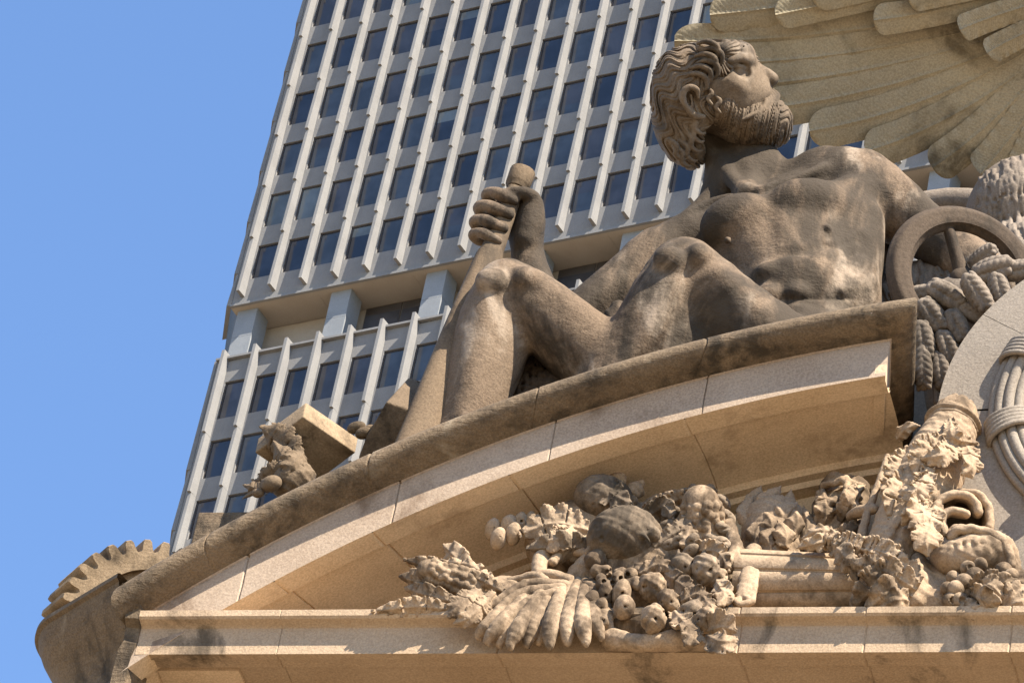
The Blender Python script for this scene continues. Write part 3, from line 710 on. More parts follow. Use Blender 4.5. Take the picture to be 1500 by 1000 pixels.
for sg in (-1, 1):
    c.ell(H(1087, 103, sg*52, 0)[:3], (16, 11, 20), rot_ax((0.8, -0.5, 0)), 7, True)                       # eye socket
    c.sphere(H(1080, 105, sg*36, 0)[:3], 11, 2)
    c.chain([H(1065, 104, sg*52, 2.0), H(1073, 97, sg*50, 2.8), H(1085, 97, sg*45, 3.0), H(1093, 102, sg*36, 2.2)], 3.0, sm=3)  # upper lid
    c.chain([H(1066, 107, sg*51, 2.0), H(1076, 114, sg*48, 2.4), H(1087, 112, sg*42, 2.2), H(1093, 107, sg*36, 1.8)], 4.0, sm=3)  # lower lid
    c.chain([H(1064, 93, sg*57, 3), H(1080, 85, sg*52, 4.5), H(1098, 85, sg*36, 5)], 5)                      # eyebrow
    c.ell(H(1072, 123, sg*51, 0)[:3], (24, 10, 12), rot_ax((0.9, -0.5, 0)), 9)                               # cheekbone
    c.chain([H(1106, 122, sg*22, 3), H(1102, 134, sg*34, 4), H(1094, 150, sg*46, 4)], 6, True, sm=3)          # fold beside the nose
    c.ell(H(1114, 122, sg*12.5, 0)[:3], (12.5, 9, 8.5), rot_ax((0.7, 0.6, 0)), 3)                            # nostril wing
    c.ell(H(1121, 129, sg*9.5, 0)[:3], (6.5, 4, 4.5), rot_ax((1, 0.1, 0)), 1.5, True)
    c.ell(H(1056, 100, sg*62, 0)[:3], (14, 12, 10), None, 10, True)                                          # temple
c.chain([H(1100, 95, 0, 8.5), H(1110, 103, 0, 9.5), H(1123, 110, 0, 10.5), H(1131, 116, 0, 10)], 6)        # nose
c.ell(H(1130, 117, 0, 0)[:3], (10, 10, 11), None, 3)
c.chain([H(1120, 153, -26, 6), H(1135, 156, -12, 6.5), H(1141, 157, 0, 6.5), H(1135, 156, 12, 6.5), H(1120, 153, 26, 6)], 4)   # lower lip
                      # mouth
for q in (0, 1, 2):
    c.chain([H(1086+q*3, 74-q*5, -34, 1.2), H(1094+q*2, 78-q*5, 0, 1.4), H(1086+q*3, 74-q*5, 34, 1.2)], 2.0, True, sm=3)
c.chain([H(1012, 166, -70, 4), H(1002, 150, -76, 5), H(1001, 136, -78, 5.2), H(1010, 128, -78, 5.2), H(1021, 132, -76, 4.6), H(1023, 143, -73, 4)], 2.5, sm=3)   # ear
c.chain([H(1012, 140, -73, 3), H(1014, 152, -73, 3.2), H(1012, 162, -70, 3.4)], 2.5, sm=3)
c.chain([H(1010, 162, -70, 5.5), H(1019, 170, -68, 6.5), H(1030, 171, -66, 5)], 4)
c.sphere(H(1016, 148, -82, 0)[:3], 7.5, 3, True)
c.warp(rough_fn, c.lo, c.lo+c.h*c.n)
c.build("head", "hair_stone", stat, 1); del hd, c

# rough rock he sits on, seen between the legs
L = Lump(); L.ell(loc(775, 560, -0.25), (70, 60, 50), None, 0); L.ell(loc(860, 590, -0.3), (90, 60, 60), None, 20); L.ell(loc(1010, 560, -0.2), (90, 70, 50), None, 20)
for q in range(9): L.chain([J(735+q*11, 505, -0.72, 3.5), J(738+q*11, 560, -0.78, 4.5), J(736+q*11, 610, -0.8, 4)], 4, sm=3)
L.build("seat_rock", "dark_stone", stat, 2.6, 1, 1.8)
# ------------------------------------------------------------------ hair and beard, lock by lock
def front_depth(cl, x, y):
    i = int(round((x-cl.lo[0])/cl.h)); j = int(round((y-cl.lo[1])/cl.h))
    if not (0 <= i < cl.n[0] and 0 <= j < cl.n[1]): return None
    q = np.argmax(cl._base[i, j] < 0)
    if cl._base[i, j, q] >= 0: return None
    return float(cl.ax[2][q])
def inpoly(u, v, P):
    r = False; n = len(P)
    for i in range(n):
        (a, b), (c_, d) = P[i], P[(i+1) % n]
        if (b > v) != (d > v) and u < (c_-a)*(v-b)/(d-b)+a: r = not r
    return r
def locks(cl, poly, dirf, length, rad, amp, seed, step=4.0, k=0.8, lift=0.55, sep=1.75, tries=900):
    """evenly spaced wavy locks that follow a direction field over the mass already there"""
    rr = random.Random(seed); us = [p[0] for p in poly]; vs = [p[1] for p in poly]; occ = {}; cs = rad*sep
    def near(u, v, own):
        i, j = int(u//cs), int(v//cs)
        for a in (-1, 0, 1):
            for b in (-1, 0, 1):
                for (p, q, o) in occ.get((i+a, j+b), ()):
                    if o != own and (p-u)**2+(q-v)**2 < cs*cs: return True
        return False
    for t_ in range(tries):
        u, v = rr.uniform(min(us), max(us)), rr.uniform(min(vs), max(vs))
        if not inpoly(u, v, poly) or near(u, v, -1): continue
        ph = rr.uniform(0, 1.2)+u*0.05+v*0.03; L = length*rr.uniform(0.7, 1.3); s = 0; pts = []; wl = rr.uniform(24, 30); trail = []
        while s < L:
            x, y, _ = lw(u, v, W0); d = front_depth(cl, x, y)
            if d is None or (s > step and near(u, v, t_)): break
            pts.append([x, y, d, 0.0]); trail.append((u, v))
            a = dirf(u, v)+amp*math.sin(ph+s*6.28/wl)
            u += step*cos(a); v += step*sin(a); s += step
        if len(pts) < 4: continue
        n = len(pts)
        for i, p in enumerate(pts):
            t = i/(n-1); r = rad*(0.7+0.45*math.sin(pi*min(1, 0.15+t)))*(1 if t < 0.7 else 1-0.6*(t-0.7)/0.3); p[3] = r; p[2] -= r*lift
        cl.chain(pts, k, sm=1)
        for (p, q) in trail: occ.setdefault((int(p//cs), int(q//cs)), []).append((p, q, t_))
SH = 1+W0/8000.0
def uv_of(X, Y): return 750+X/SH, 500-Y/SH
def ridge(th, p=0.6): return 1-2*np.abs(np.cos(th))**p
def hair_wave(X, Y, Z):
    """marcelled strands that radiate from the crown and ripple on the way down"""
    u, v = uv_of(X, Y); dx, dy = u-1046, v-84; r = np.sqrt(dx*dx+dy*dy); ph = np.arctan2(dy, dx)
    ph = np.where(ph < -2.4, ph+2*pi, ph)
    zc = (Z-W0)*0.012
    wob = 0.085*np.sin(r*0.165+1.3*np.sin(ph*3.1)+zc)+0.05*np.sin(r*0.09+ph*4+2*zc)
    q = ph+wob+0.0026*r
    fade = np.clip((r-8)/22, 0, 1)
    a = ridge(q*15+0.8*np.sin(r*0.05)+zc)*1.9*fade+ridge(q*37+0.5*np.sin(r*0.12)+2*zc, 0.7)*1.15*np.clip((r-25)/30, 0, 1)+ridge(q*71, 0.8)*0.45*np.clip((r-55)/30, 0, 1)
    return a.astype(np.float32)
def beard_wave(X, Y, Z):
    u, v = uv_of(X, Y); zc = (Z-W0)*0.05
    al = 0.35+0.45*np.clip((u-1050)/90, 0, 1); p = u*np.cos(al)-v*np.sin(al)*0.9; q = u*np.sin(al)+v*np.cos(al)
    th = p*0.25+2.1*np.sin(q*0.155+p*0.06+zc)+0.8*np.sin(q*0.07-p*0.09)+zc
    a = ridge(th)*1.6+ridge(th*2.0+1.4*np.sin(q*0.27), 0.8)*0.45
    a = a+0.9*np.sin(q*0.21+p*0.11)*np.sin(p*0.13)
    return a.astype(np.float32)
hair = Clay((185, 215, W0-140), (395, 455, W0+110), 1.0); c = hair
c.ell(H(1040, 128, 4, 0)[:3], (85, 70, 72), rot_ax((0.95, 0.34, 0)), 0)
c.ell(H(1003, 150, 4, 0)[:3], (50, 80, 72), rot_ax((1, 0.1, 0)), 20)
c.ell(H(1000, 200, 6, 0)[:3], (34, 52, 58), rot_ax((1, 0.55, 0)), 18)
c.ell(H(1064, 78, 0, 0)[:3], (28, 20, 56), rot_ax((0.9, -0.3, 0)), 10)
c.ell(H(1110, 142, -34, 0)[:3], (62, 60, 62), rot_ax((0.9, -0.45, 0)), 10, True)
c.ell(H(1110, 142, 34, 0)[:3], (62, 60, 62), rot_ax((0.9, -0.45, 0)), 10, True)
c.ell(H(1060, 142, -74, 0)[:3], (28, 36, 30), rot_ax((1, 0.4, 0)), 8, True)
c.ell(H(1062, 206, -10, 0)[:3], (36, 40, 66), rot_ax((0.8, 0.5, 0)), 6, True)
c.ell(H(1013, 148, -84, 0)[:3], (15, 20, 22), None, 4, True)
c.warp(hair_wave, c.lo, c.lo+c.h*c.n)
c._base = c.f.copy()
for q in range(11):                                  # forelocks rolling over the brow
    t = q/10; wz = -54+108*t; du, dv = -36*(wz/56)**2, 16*(wz/56)**2; jj = 2.2*math.sin(q*2.3)
    c.chain([H(1040+du*0.5, 62+dv*0.5, wz*0.85, 5), H(1064+du, 57+dv+jj, wz+jj, 6.8), H(1081+du, 62+dv, wz, 6.6), H(1091+du, 75+dv+jj, wz*1.02, 5), H(1090+du, 84+dv+jj, wz*1.03, 2.6)], 1.2, sm=4)
for (a_, b_, wz) in ((1046, 74, -62), (1052, 84, -62), (1043, 92, -66), (1046, 102, -66), (1036, 110, -68), (1030, 121, -68)):   # curls at the temple
    c.chain([H(a_-24, b_-10, wz+5, 2.5), H(a_-10, b_-13, wz-2, 4.2), H(a_+4, b_-6, wz-3, 4.6), H(a_+5, b_+7, wz-2, 3.6), H(a_-1, b_+13, wz-1, 1.8)], 0.9, sm=4)
for (a_, b_, wz) in ((1004, 236, -52), (1012, 228, -50), (996, 226, -56), (1018, 214, -52), (1022, 200, -54), (1024, 188, -58)):   # loose ends at the nape
    c.chain([H(a_-16, b_-22, wz-3, 3.6), H(a_-5, b_-12, wz-5, 4.6), H(a_-6, b_, wz-3, 4.2), H(a_+3, b_+8, wz, 3.2), H(a_+9, b_+7, wz+2, 1.6)], 0.9, sm=4)
c.build("hair", "hair_stone", stat, 0); del hair, c
beard = Clay((245, 225, W0-130), (435, 390, W0+110), 1.0); c = beard
c.ell(H(1097, 178, 0, 0)[:3], (55, 36, 62), rot_ax((0.97, 0.02, 0)), 0)
c.ell(H(1061, 160, 0, 0)[:3], (28, 36, 67), rot_ax((0.8, -0.5, 0)), 14)
c.ell(H(1134, 181, 0, 0)[:3], (28, 34, 46), None, 14)
c.ell(H(1132, 160, 0, 0)[:3], (19, 12, 34), rot_ax((0.8, -0.6, 0)), 8)
c.ell(H(1112, 198, 0, 0)[:3], (40, 23, 50), rot_ax((0.95, 0.12, 0)), 12)
c.ell(H(1090, 124, 0, 0)[:3], (28, 15, 110), rot_ax((0.9, -0.45, 0)), 5, True)
c.ell(H(1112, 134, 0, 0)[:3], (10, 12, 110), rot_ax((0.9, -0.45, 0)), 4, True)
c.warp(beard_wave, c.lo, c.lo+c.h*c.n)
for sg in (-1, 1):                                   # moustache
    for q in range(6):
        e_ = q*2.6
        c.chain([H(1131-e_, 132+q*1.3, sg*(3+q*3.6), 3.2), H(1139-e_*1.3, 140+q*2.2, sg*(13+q*4.8), 4.2), H(1135-e_*1.7, 151+q*2.4, sg*(26+q*5.4), 4.0), H(1124-e_*2.0, 161+q*1.8, sg*(42+q*4.4), 3.4), H(1115-e_*2.1, 171+q*0.8, sg*(54+q*3.2), 1.8)], 0.6, sm=4)
for (a_, b_) in ((1038, 138), (1050, 150)):
    c.chain([H(a_-2, b_-9, -64, 2.4), H(a_+5, b_-2, -69, 3.4), H(a_-1, b_+7, -70, 3.4), H(a_+5, b_+15, -70, 2)], 0.8, sm=4)
c.build("beard", "hair_stone", stat, 1); del beard, c
# ------------------------------------------------------------------ the hammer he grips
ham = thing("sledge_hammer", "stone hammer shaft held upright in the seated statue's fist beside his shin", "hammer", to_world(handle_pt(0.9)))
ax_ = handle_pt(1)-handle_pt(0); Lh = np.linalg.norm(ax_); ax_ = ax_/Lh; pe1 = np.cross(ax_, [0, 0, 1.0]); pe1 /= np.linalg.norm(pe1); pe2 = np.cross(ax_, pe1)
def shaft(name, prof, n=14, sq=0.8):
    rings = []
    for t, r1, r2 in prof:
        p = handle_pt(0)+ax_*Lh*t; ring = []
        for i in range(n):
            a = 2*pi*i/n; ca, sa = cos(a), sin(a); ca = math.copysign(abs(ca)**sq, ca); sa = math.copysign(abs(sa)**sq, sa)
            ring.append(to_world(p+pe1*r1*ca+pe2*r2*sa))
        rings.append(ring)
    mb = MB(); mb.grid(rings, True); mb.add(rings[0], [tuple(range(n))]); mb.add(rings[-1], [tuple(range(n-1, -1, -1))])
    return fixn(mb.build(name, "shaft_stone", ham, True, 40))
shaft("handle", [(0.055, 14, 13), (0.12, 13.5, 13), (0.22, 14.5, 13.5), (0.33, 17, 15), (0.36, 21, 17), (0.7, 26, 19), (1.35, 31, 22)])
shaft("butt", [(-0.03, 17, 16), (-0.028, 19.5, 18.5), (0.03, 18.5, 17.5), (0.034, 17, 16), (0.05, 14.5, 13.5)], 20, 0.9)
# ================================================================== eagle: wing overhead, body behind the man's arm
eag = thing("eagle_statue", "tan stone eagle with a spread feathered wing overhead, standing behind the seated man's shoulder", "statue", at(1470, 420, 2.0))
WW = 560.0
def wing_w(u, v): return WW-(330-v)*0.10+(u-1200)*0.05
def bez(p0, p1, p2, t): return (1-t)**2*np.array(p0)+2*t*(1-t)*np.array(p1)+t*t*np.array(p2)
def feather(tip, ctl, root, wt, wr, layer, seed, tipcurl=10, mat="wing_stone", thick=6):
    """tip -> root in the wing's own sheet; wt, wr half widths near the tip and at the root"""
    rr = random.Random(seed); NS, NA = 150, 21; front, back = [], []
    for i in range(NS+1):
        t = i/NS; p = bez(tip, ctl, root, t); p2 = bez(tip, ctl, root, min(1, t+0.01)); p1 = bez(tip, ctl, root, max(0, t-0.01)); d = (p2-p1)/np.linalg.norm(p2-p1)
        nrm = np.array([-d[1], d[0]])                     # points to the lower side in the photo when going right
        wd = (wt+(wr-wt)*t)*min(1.0, math.sqrt(max(0.0, 1-(1-min(1, (t+0.004)/0.085))**2)))
        fr, bk = [], []
        for j in range(NA):
            s = -1+2*j/(NA-1); q = p+nrm*wd*s
            camber = -4.5*(1-s*s)-2.6*math.exp(-(s/0.08)**2)-0.55*math.sin((t*44+abs(s)*2.6+0.25*math.sin(seed+t*17))*2*pi)*(1-abs(s)**3)-0.8*math.sin(t*9+seed*2+s)
            edge = 1.2*math.sin(t*60+seed+s*3)*abs(s)**4
            w_ = wing_w(*q)+layer+camber+s*2.6-tipcurl*math.exp(-t*14)+edge+rr.uniform(-0.2, 0.2)
            fr.append(to_world(lw(q[0], q[1], w_))); bk.append(to_world(lw(q[0], q[1], w_+thick+camber*-1*0.6)))
        front.append(fr); back.append(bk)
    mb = MB(); rings = [f+b[::-1] for f, b in zip(front, back)]; mb.grid(rings, True); n = len(rings[0])
    mb.add(rings[0], [tuple(range(n))]); mb.add(rings[-1], [tuple(range(n-1, -1, -1))])
    return mb, mat
FE = [  # tip, control, root, half width at tip, at root, layer
    ((1040, 22), (1180, 10), (1560, -55), 28, 22, -6),
    ((988, 60), (1200, 66), (1560, -10), 26, 27, 0),
    ((1010, 92), (1230, 100), (1560, 10), 29, 27, -2),
    ((1046, 128), (1270, 120), (1560, 25), 30, 27, -4),
    ((1110, 160), (1320, 140), (1562, 32), 30, 27, -6),
    ((1186, 192), (1365, 165), (1564, 40), 30, 26, -8),
    ((1268, 222), (1415, 180), (1566, 48), 30, 25, -10),
    ((1366, 246), (1460, 185), (1568, 55), 29, 24, -12),
    ((1436, 254), (1490, 200), (1572, 62), 30, 23, -14),
    ((1496, 262), (1520, 200), (1580, 70), 30, 23, -16),
]
wg = None
wing = bpy.data.objects.new("wing", None); COL.objects.link(wing); wing.parent = eag; wing['_o'] = list(eag['_o'])
for i, (a, b, r_, wt, wr, ly) in enumerate(FE):
    mb, mt = feather(a, b, r_, wt, wr, ly, i); fixn(mb.build("feather", mt, wing, True, 50))
for i, (a, b, r_, wt, wr, ly) in enumerate([((1136, 22), (1260, -2), (1560, -70), 24, 20, -24), ((1280, 30), (1380, 20), (1560, -30), 24, 20, -30), ((1406, 44), (1460, 20), (1570, -10), 21, 18, -40),
        ((1190, -6), (1320, -30), (1560, -90), 26, 20, -34), ((1446, 78), (1490, 50), (1575, 20), 20, 18, -36), ((1330, -4), (1420, -20), (1570, -50), 24, 20, -44)]):
    mb, mt = feather(a, b, r_, wt, wr, ly, 30+i); fixn(mb.build("covert", mt, wing, True, 50))
# body with carved plumage
L = Lump()
L.ell(loc(1500, 330, 2.2), (90, 105, 90), None, 0)
L.ell(loc(1520, 430, 1.9), (110, 110, 100), None, 30)
L.chain([J(1300, 330, 2.1, 34), J(1300, 400, 1.9, 36), J(1300, 470, 1.7, 40)], 20)
L.chain([J(1350, 440, 1.7, 60), J(1420, 440, 1.6, 70), J(1500, 450, 1.6, 80)], 30)
L.chain([J(1340, 300, 2.3, 18), J(1390, 296, 2.3, 22), J(1440, 300, 2.3, 24)], 12)
rr = random.Random(9)
for i in range(330):
    u, v = rr.uniform(1432, 1515), rr.uniform(225, 420)
    if i > 190: u, v = rr.uniform(1275, 1440), rr.uniform(320, 455)
    base_ = loc(u, v, 2.2)
    L.q.append(('plume', (u, v, rr.random())))
class LumpP(Lump): pass
def plume_build(L, name, mat, parent, h):
    cl = Clay(L.lo-4*h-2, L.hi+4*h+2, h)
    for m, a in L.q:
        if m != 'plume': getattr(cl, m)(*a)
    cl._base = cl.f.copy()
    for m, a in L.q:
        if m == 'plume':
            u, v, s = a; wd = 250.0
            pts = []
            for st in range(4):
                uu, vv = u+st*2.2*(s-0.3)*2, v+st*7
                x, y, _ = lw(uu, vv, wd); d = front_depth(cl, x, y)
                if d is None: pts = []; break
                x, y, _ = lw(uu, vv, d); d2 = front_depth(cl, x, y)
                if d2 is None: pts = []; break
                pts.append((x, y, d2-1.5-st*0.6, 4.6-st*0.9))
            if pts: cl.chain(pts, 0.8, sm=1)
    return cl.build(name, mat, parent, 0)
plume_build(L, "body", "grey_carving", eag, 2.0)
# ------------------------------------------------------------------ wheel leaning in front of the arm
whl = thing("wheel", "dark stone wheel with a thick rim between the man's arm and the wheat ears", "wheel", at(1405, 480, -0.3))
wc = loc(1412, 412, -0.35); wx = np.array([1, 0.10, 0.35]); wx /= np.linalg.norm(wx); wy = np.array([-0.08, 1, 0.5]); wy -= wx*(wx@wy); wy /= np.linalg.norm(wy); wn = np.cross(wx, wy)
prof = [(17*cos(t)*(1+0.05*cos(6*t)), 15*math.sin(t)*(1+0.05*cos(6*t))-1.5*(abs(abs(t-pi)-0.9) < 0.12)) for t in np.linspace(0, 2*pi, 36, endpoint=False)]   # radial, normal
rings = []
for i in range(96):
    a = 2*pi*i/96; R_ = 91
    e = wx*cos(a)*1.08+wy*sin(a)*1.12
    rings.append([to_world(wc+e*(R_+p)+wn*q) for p, q in prof])
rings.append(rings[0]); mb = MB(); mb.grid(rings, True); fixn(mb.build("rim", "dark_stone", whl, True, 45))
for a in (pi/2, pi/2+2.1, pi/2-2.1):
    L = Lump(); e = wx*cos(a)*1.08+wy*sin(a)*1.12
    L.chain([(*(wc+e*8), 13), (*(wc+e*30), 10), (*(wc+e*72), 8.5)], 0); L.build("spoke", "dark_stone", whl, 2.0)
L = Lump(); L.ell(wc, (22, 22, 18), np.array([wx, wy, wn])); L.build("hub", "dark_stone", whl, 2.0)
# ------------------------------------------------------------------ ears of grain
shf = thing("wheat_ears", "bunch of plump carved grain ears between the cornice end and the round clock frame", "wheat ears", at(1400, 540, -0.6))
def ear(name, u, v, y, ang, ln, rad, seed):
    """ang: photo direction of the tip, degrees, 0 = right, 90 = down; ln, rad in centimetres"""
    p = loc(u, v, y); a = radians(ang); d = np.array([cos(a), -sin(a), -0.25]); d /= np.linalg.norm(d); s1 = np.cross(d, [0, 0, 1.0]); s1 /= np.linalg.norm(s1); s2 = np.cross(d, s1)
    L = Lump(); L.chain([(*(p-d*ln*0.45), rad*0.5), (*p, rad*0.72), (*(p+d*ln*0.45), rad*0.45)], 0)
    nrow = 6; vw = np.array([0, 0, -1.0]); vw = vw-d*(vw@d); vw /= np.linalg.norm(vw); tg = np.cross(d, vw)
    for i in range(nrow):
        for q, th in enumerate((-0.55, 0.55, -1.75, 1.75)):
            t = (i+0.35+(0.5 if q in (1, 2) else 0.0))/(nrow+0.4); R_ = rad*math.sin(pi*(0.2+0.68*t))**0.75
            o = vw*cos(th)+tg*math.sin(th); tn = -vw*math.sin(th)+tg*cos(th); sg = 1 if th > 0 else -1
            A0 = d*0.72+tn*sg*0.55+o*0.25; A0 /= np.linalg.norm(A0); A1 = o-A0*(o@A0); A1 /= np.linalg.norm(A1)
            L.ell(p+d*(t-0.5)*ln+o*R_*0.66, (ln*0.185, rad*0.30, rad*0.34), np.array([A0, A1, np.cross(A0, A1)]), 0.3)
    L.build("ear", "grey_carving", shf, 1.5, 0)
for q, (u, v, y, ang, ln, rad) in enumerate([(1457, 396, -0.75, -18, 52, 22), (1387, 434, -0.85, 32, 52, 21), (1432, 430, -0.95, 58, 56, 18), (1366, 463, -0.85, 55, 48, 19), (1352, 500, -0.8, 80, 50, 19), (1402, 480, -0.7, 65, 46, 19),
        (1424, 458, -0.7, 30, 44, 15), (1352, 540, -0.7, 88, 56, 15), (1388, 510, -0.62, 70, 46, 19), (1465, 426, -0.7, 75, 46, 17), (1492, 396, -0.7, -10, 44, 17), (1350, 428, -0.6, -8, 46, 12), (1378, 545, -0.5, 80, 50, 18), (1440, 375, -0.5, -40, 40, 14)]):
    ear("ear", u, v, y, ang, ln, rad, q)
L = Lump()
for (a, b) in (((1352, 455), (1400, 415)), ((1370, 450), (1420, 420)), ((1400, 440), (1440, 410)), ((1360, 520), (1372, 590)), ((1385, 540), (1378, 600)), ((1410, 500), (1380, 570))):
    L.chain([J(a[0], a[1], -0.45, 6), J((a[0]+b[0])/2+4, (a[1]+b[1])/2, -0.42, 6), J(b[0], b[1], -0.35, 5)], 2)
L.ell(loc(1390, 560, 0.1), (36, 80, 40), None, 8); L.ell(loc(1420, 460, 0.0), (70, 60, 45), None, 8)
L.build("stalks", "grey_carving", shf, 2.4)
# ------------------------------------------------------------------ round clock frame
clk = thing("clock_frame", "round grey limestone clock surround with a bound reed wreath and amber glass", "clock surround", (9.87, -1.2, 45.6))
KX, KZ, KY = 9.87, 48.6, -1.2
def disc_ring(mb, r0, r1, y0, y1, n=128, a0=0, a1=2*pi, c=(KX, KZ)):
    P = []
    for i in range(n+1):
        a = a0+(a1-a0)*i/n; ca, sa = cos(a), sin(a)
        P.append([(c[0]+r1*ca, y1, c[1]+r1*sa), (c[0]+r1*ca, y0, c[1]+r1*sa), (c[0]+r0*ca, y0, c[1]+r0*sa), (c[0]+r0*ca, y1, c[1]+r0*sa)])
    mb.grid(P)
ja = [radians(x) for x in (181.5, 147, 116, 85)]
ang = [-0.02]+sorted(ja)+[pi+0.02]
A_ = [radians(181.8), radians(148), radians(116), radians(84), radians(50), radians(10)]
for a, b in zip(A_[:-1], A_[1:]):
    mb = MB(); disc_ring(mb, 2.2, 3.08, KY, 0.6, 40, a-0.0016, b+0.0016); fixn(mb.build("voussoir", "grey_limestone", clk, True, 30))
mb = MB()                                              # panel under the ring, swelling to the corner
out = [(KX+2.2*cos(t), KZ+2.2*sin(t)) for t in np.linspace(radians(182.2), radians(358), 50)]
low = [(KX-3.08, KZ-0.12), (KX-3.05, KZ-1.2), (KX-2.75, KZ-2.3), (KX-2.2, 44.43), (KX+2.2, 44.43), (KX+3.08, KZ-0.12)]
top_ = np.array(out)
pts_o = []
for t in np.linspace(0, 1, 50):
    s = t*5; i = min(4, int(s)); f_ = s-i; pts_o.append((low[i][0]+(low[i+1][0]-low[i][0])*f_, low[i][1]+(low[i+1][1]-low[i][1])*f_))
mb.grid([[(x, KY+0.012, z) for x, z in pts_o], [(x, KY+0.012, z) for x, z in out]])
mb.grid([[(x, 0.6, z) for x, z in pts_o], [(x, KY+0.012, z) for x, z in pts_o]])
fixn(mb.build("panel", "grey_limestone", clk))
mb = MB()
for (rr_, yy, rad) in ((2.29, KY-0.03, 0.065), (2.18, KY-0.10, 0.075), (2.05, KY-0.13, 0.08), (1.92, KY-0.10, 0.075), (1.81, KY-0.03, 0.065)):
    rings = []
    for i in range(161):
        a = 2*pi*i/160; rings.append([(KX+(rr_+rad*cos(b))*cos(a), yy+rad*sin(b), KZ+(rr_+rad*cos(b))*sin(a)) for b in np.linspace(0, 2*pi, 12, endpoint=False)])
    mb.grid(rings, True)
wr = fixn(mb.build("reed_wreath", "grey_limestone", clk, True, 40))
for a in (156, 192, 120, 228):
    a = radians(a); L = Lump(); ca, sa = cos(a), sin(a)
    for q in (-2, -1, 0, 1, 2):
        pts = []
        aa = a+q*0.032
        for b in np.linspace(-0.2, pi+0.2, 8):
            rr_ = 2.06+0.33*cos(b); p = np.array([KX+rr_*cos(aa+0.03*cos(b)), KY-0.02-0.24*sin(b), KZ+rr_*sin(aa+0.03*cos(b))])-MID
            pts.append((p@CR*100, p@CU*100, p@CF*100, 3.9))
        L.chain(pts, 0.8, sm=3)
    b_ = L.build("binding", "grey_limestone", clk, 1.3, 0)
mb = MB(); disc_ring(mb, 1.48, 1.84, KY+0.05, 0.5); fixn(mb.build("inner_rim", "limestone", clk, True, 30))
plain("amber_glass", (0.75, 0.42, 0.06), 0.2)
mb = MB(); mb.add([(KX+1.6*cos(a), KY+0.22, KZ+1.6*sin(a)) for a in np.linspace(0, 2*pi, 64, endpoint=False)], [tuple(range(64))]); mb.build("glass_dial", "amber_glass", clk)
# ================================================================== carved fruit and foliage on the ledge
def gy(v): return -0.95-(v-700)/200.0*1.2
def G(u, v, dw=0.0, r=0.0): p = loc(u, v, gy(v)); return (p[0], p[1], p[2]+dw, r)
def G3(u, v, dw=0.0): return np.array(G(u, v, dw)[:3])
gar = thing("fruit_swag", "carved stone swag of fruit, corn and long leaves spilling over the ledge under the pediment", "carving", at(840, 905, -2.1))
cs = "carving_stone"
# backing block
L = Lump(); L.ell(G3(780, 895, 78), (110, 36, 40), rot_ax((1, 0, 0))); L.ell(G3(960, 855, 86), (125, 70, 50), rot_ax((1, 0.1, 0)), 12); L.ell(G3(880, 800, 92), (105, 66, 50), None, 12); L.ell(G3(1000, 770, 84), (66, 48, 45), None, 12)
L.chain([G(670, 880, 55, 24), G(740, 880, 60, 32)], 12)
L.build("backing", cs, gar, 3.0, 1, 1.5)
L = Lump(); q = [G3(895, 915, 18), G3(985, 920, 12), G3(1060, 926, 18)]
L.chain([G(905, 918, 50, 24), G(985, 920, 46, 26), G(1050, 922, 46, 24)], 0); L.chain([G(898, 938, 36, 16), G(940, 944, 34, 12), G(985, 940, 32, 15), G(1056, 941, 34, 14)], 10)
L.build("base_block", cs, gar, 2.2, 1, 1.0)
# fan of long leaves
fan = [(703, 938, 768, 868, 24), (716, 945, 780, 862, 8), (734, 950, 790, 858, 22), (749, 951, 800, 856, 2), (774, 949, 812, 854, 14), (790, 945, 820, 853, 24), (806, 951, 826, 852, 2), (829, 944, 838, 852, 18), (832, 946, 846, 852, 4), (859, 946, 858, 852, 0), (880, 938, 868, 852, 10), (893, 930, 880, 855, 20)]
for (tu, tv, ru, rv, dw) in fan:
    L = Lump(); m1 = (ru+(tu-ru)*0.25-3, rv+(tv-rv)*0.30); m2 = (ru+(tu-ru)*0.68-5, rv+(tv-rv)*0.66)
    L.chain([G(ru, rv, 6, 7), G(m1[0], m1[1], -20+dw, 12), G(m2[0], m2[1], -24+dw, 12.5), G(tu-1, tv-9, -8+dw, 7), G(tu, tv, 2+dw, 2.5)], 0, sm=4)
    L.build("long_leaf", cs, gar, 1.4, 1, 0.5)
for (a, b, c_, dw, r) in (((828, 858), (770, 858), (714, 890), -4, 9), ((822, 862), (760, 872), (708, 915), -10, 9), ((836, 850), (800, 842), (745, 850), -2, 8), ((860, 858), (880, 870), (894, 905), -6, 9), ((815, 866), (770, 884), (736, 920), -18, 8)):
    L = Lump(); L.chain([G(*a, dw, r), G(*b, dw-4, r*1.1), G(*c_, dw+4, r*0.6)], 0, sm=4); L.build("leaf_stem", cs, gar, 1.5, 1, 0.5)
# corn cobs
def cob(name, a, b, ra, rb, dw, nk, nr, kr, mat=cs, wrap=(0.0, 1.0)):
    pa, pb = G3(*a, dw), G3(*b, dw); pa[2] = pb[2] = min(pa[2], pb[2])*0.5+max(pa[2], pb[2])*0.5-10; d = (pb-pa)/np.linalg.norm(pb-pa); s1 = np.cross(d, [0, 0, 1.0]); s1 /= np.linalg.norm(s1); s2 = np.cross(s1, d)
    L = Lump(); L.chain([(*pa, ra), (*pb, rb)], 0); rr = random.Random(int(a[0]))
    for i in range(nk):
        t = (i+0.5)/nk; R_ = ra+(rb-ra)*t
        for q in range(nr):
            th = pi*(q+0.5+0.3*rr.uniform(-1, 1))/nr; o = s1*cos(th)-np.array([0, 0, 1.0])*sin(th); 
            L.sphere(pa+(pb-pa)*t+o*R_*0.93+d*rr.uniform(-1.5, 1.5), kr*rr.uniform(0.85, 1.15), 0.8)
    return L.build(name, mat, gar, 1.3, 0)
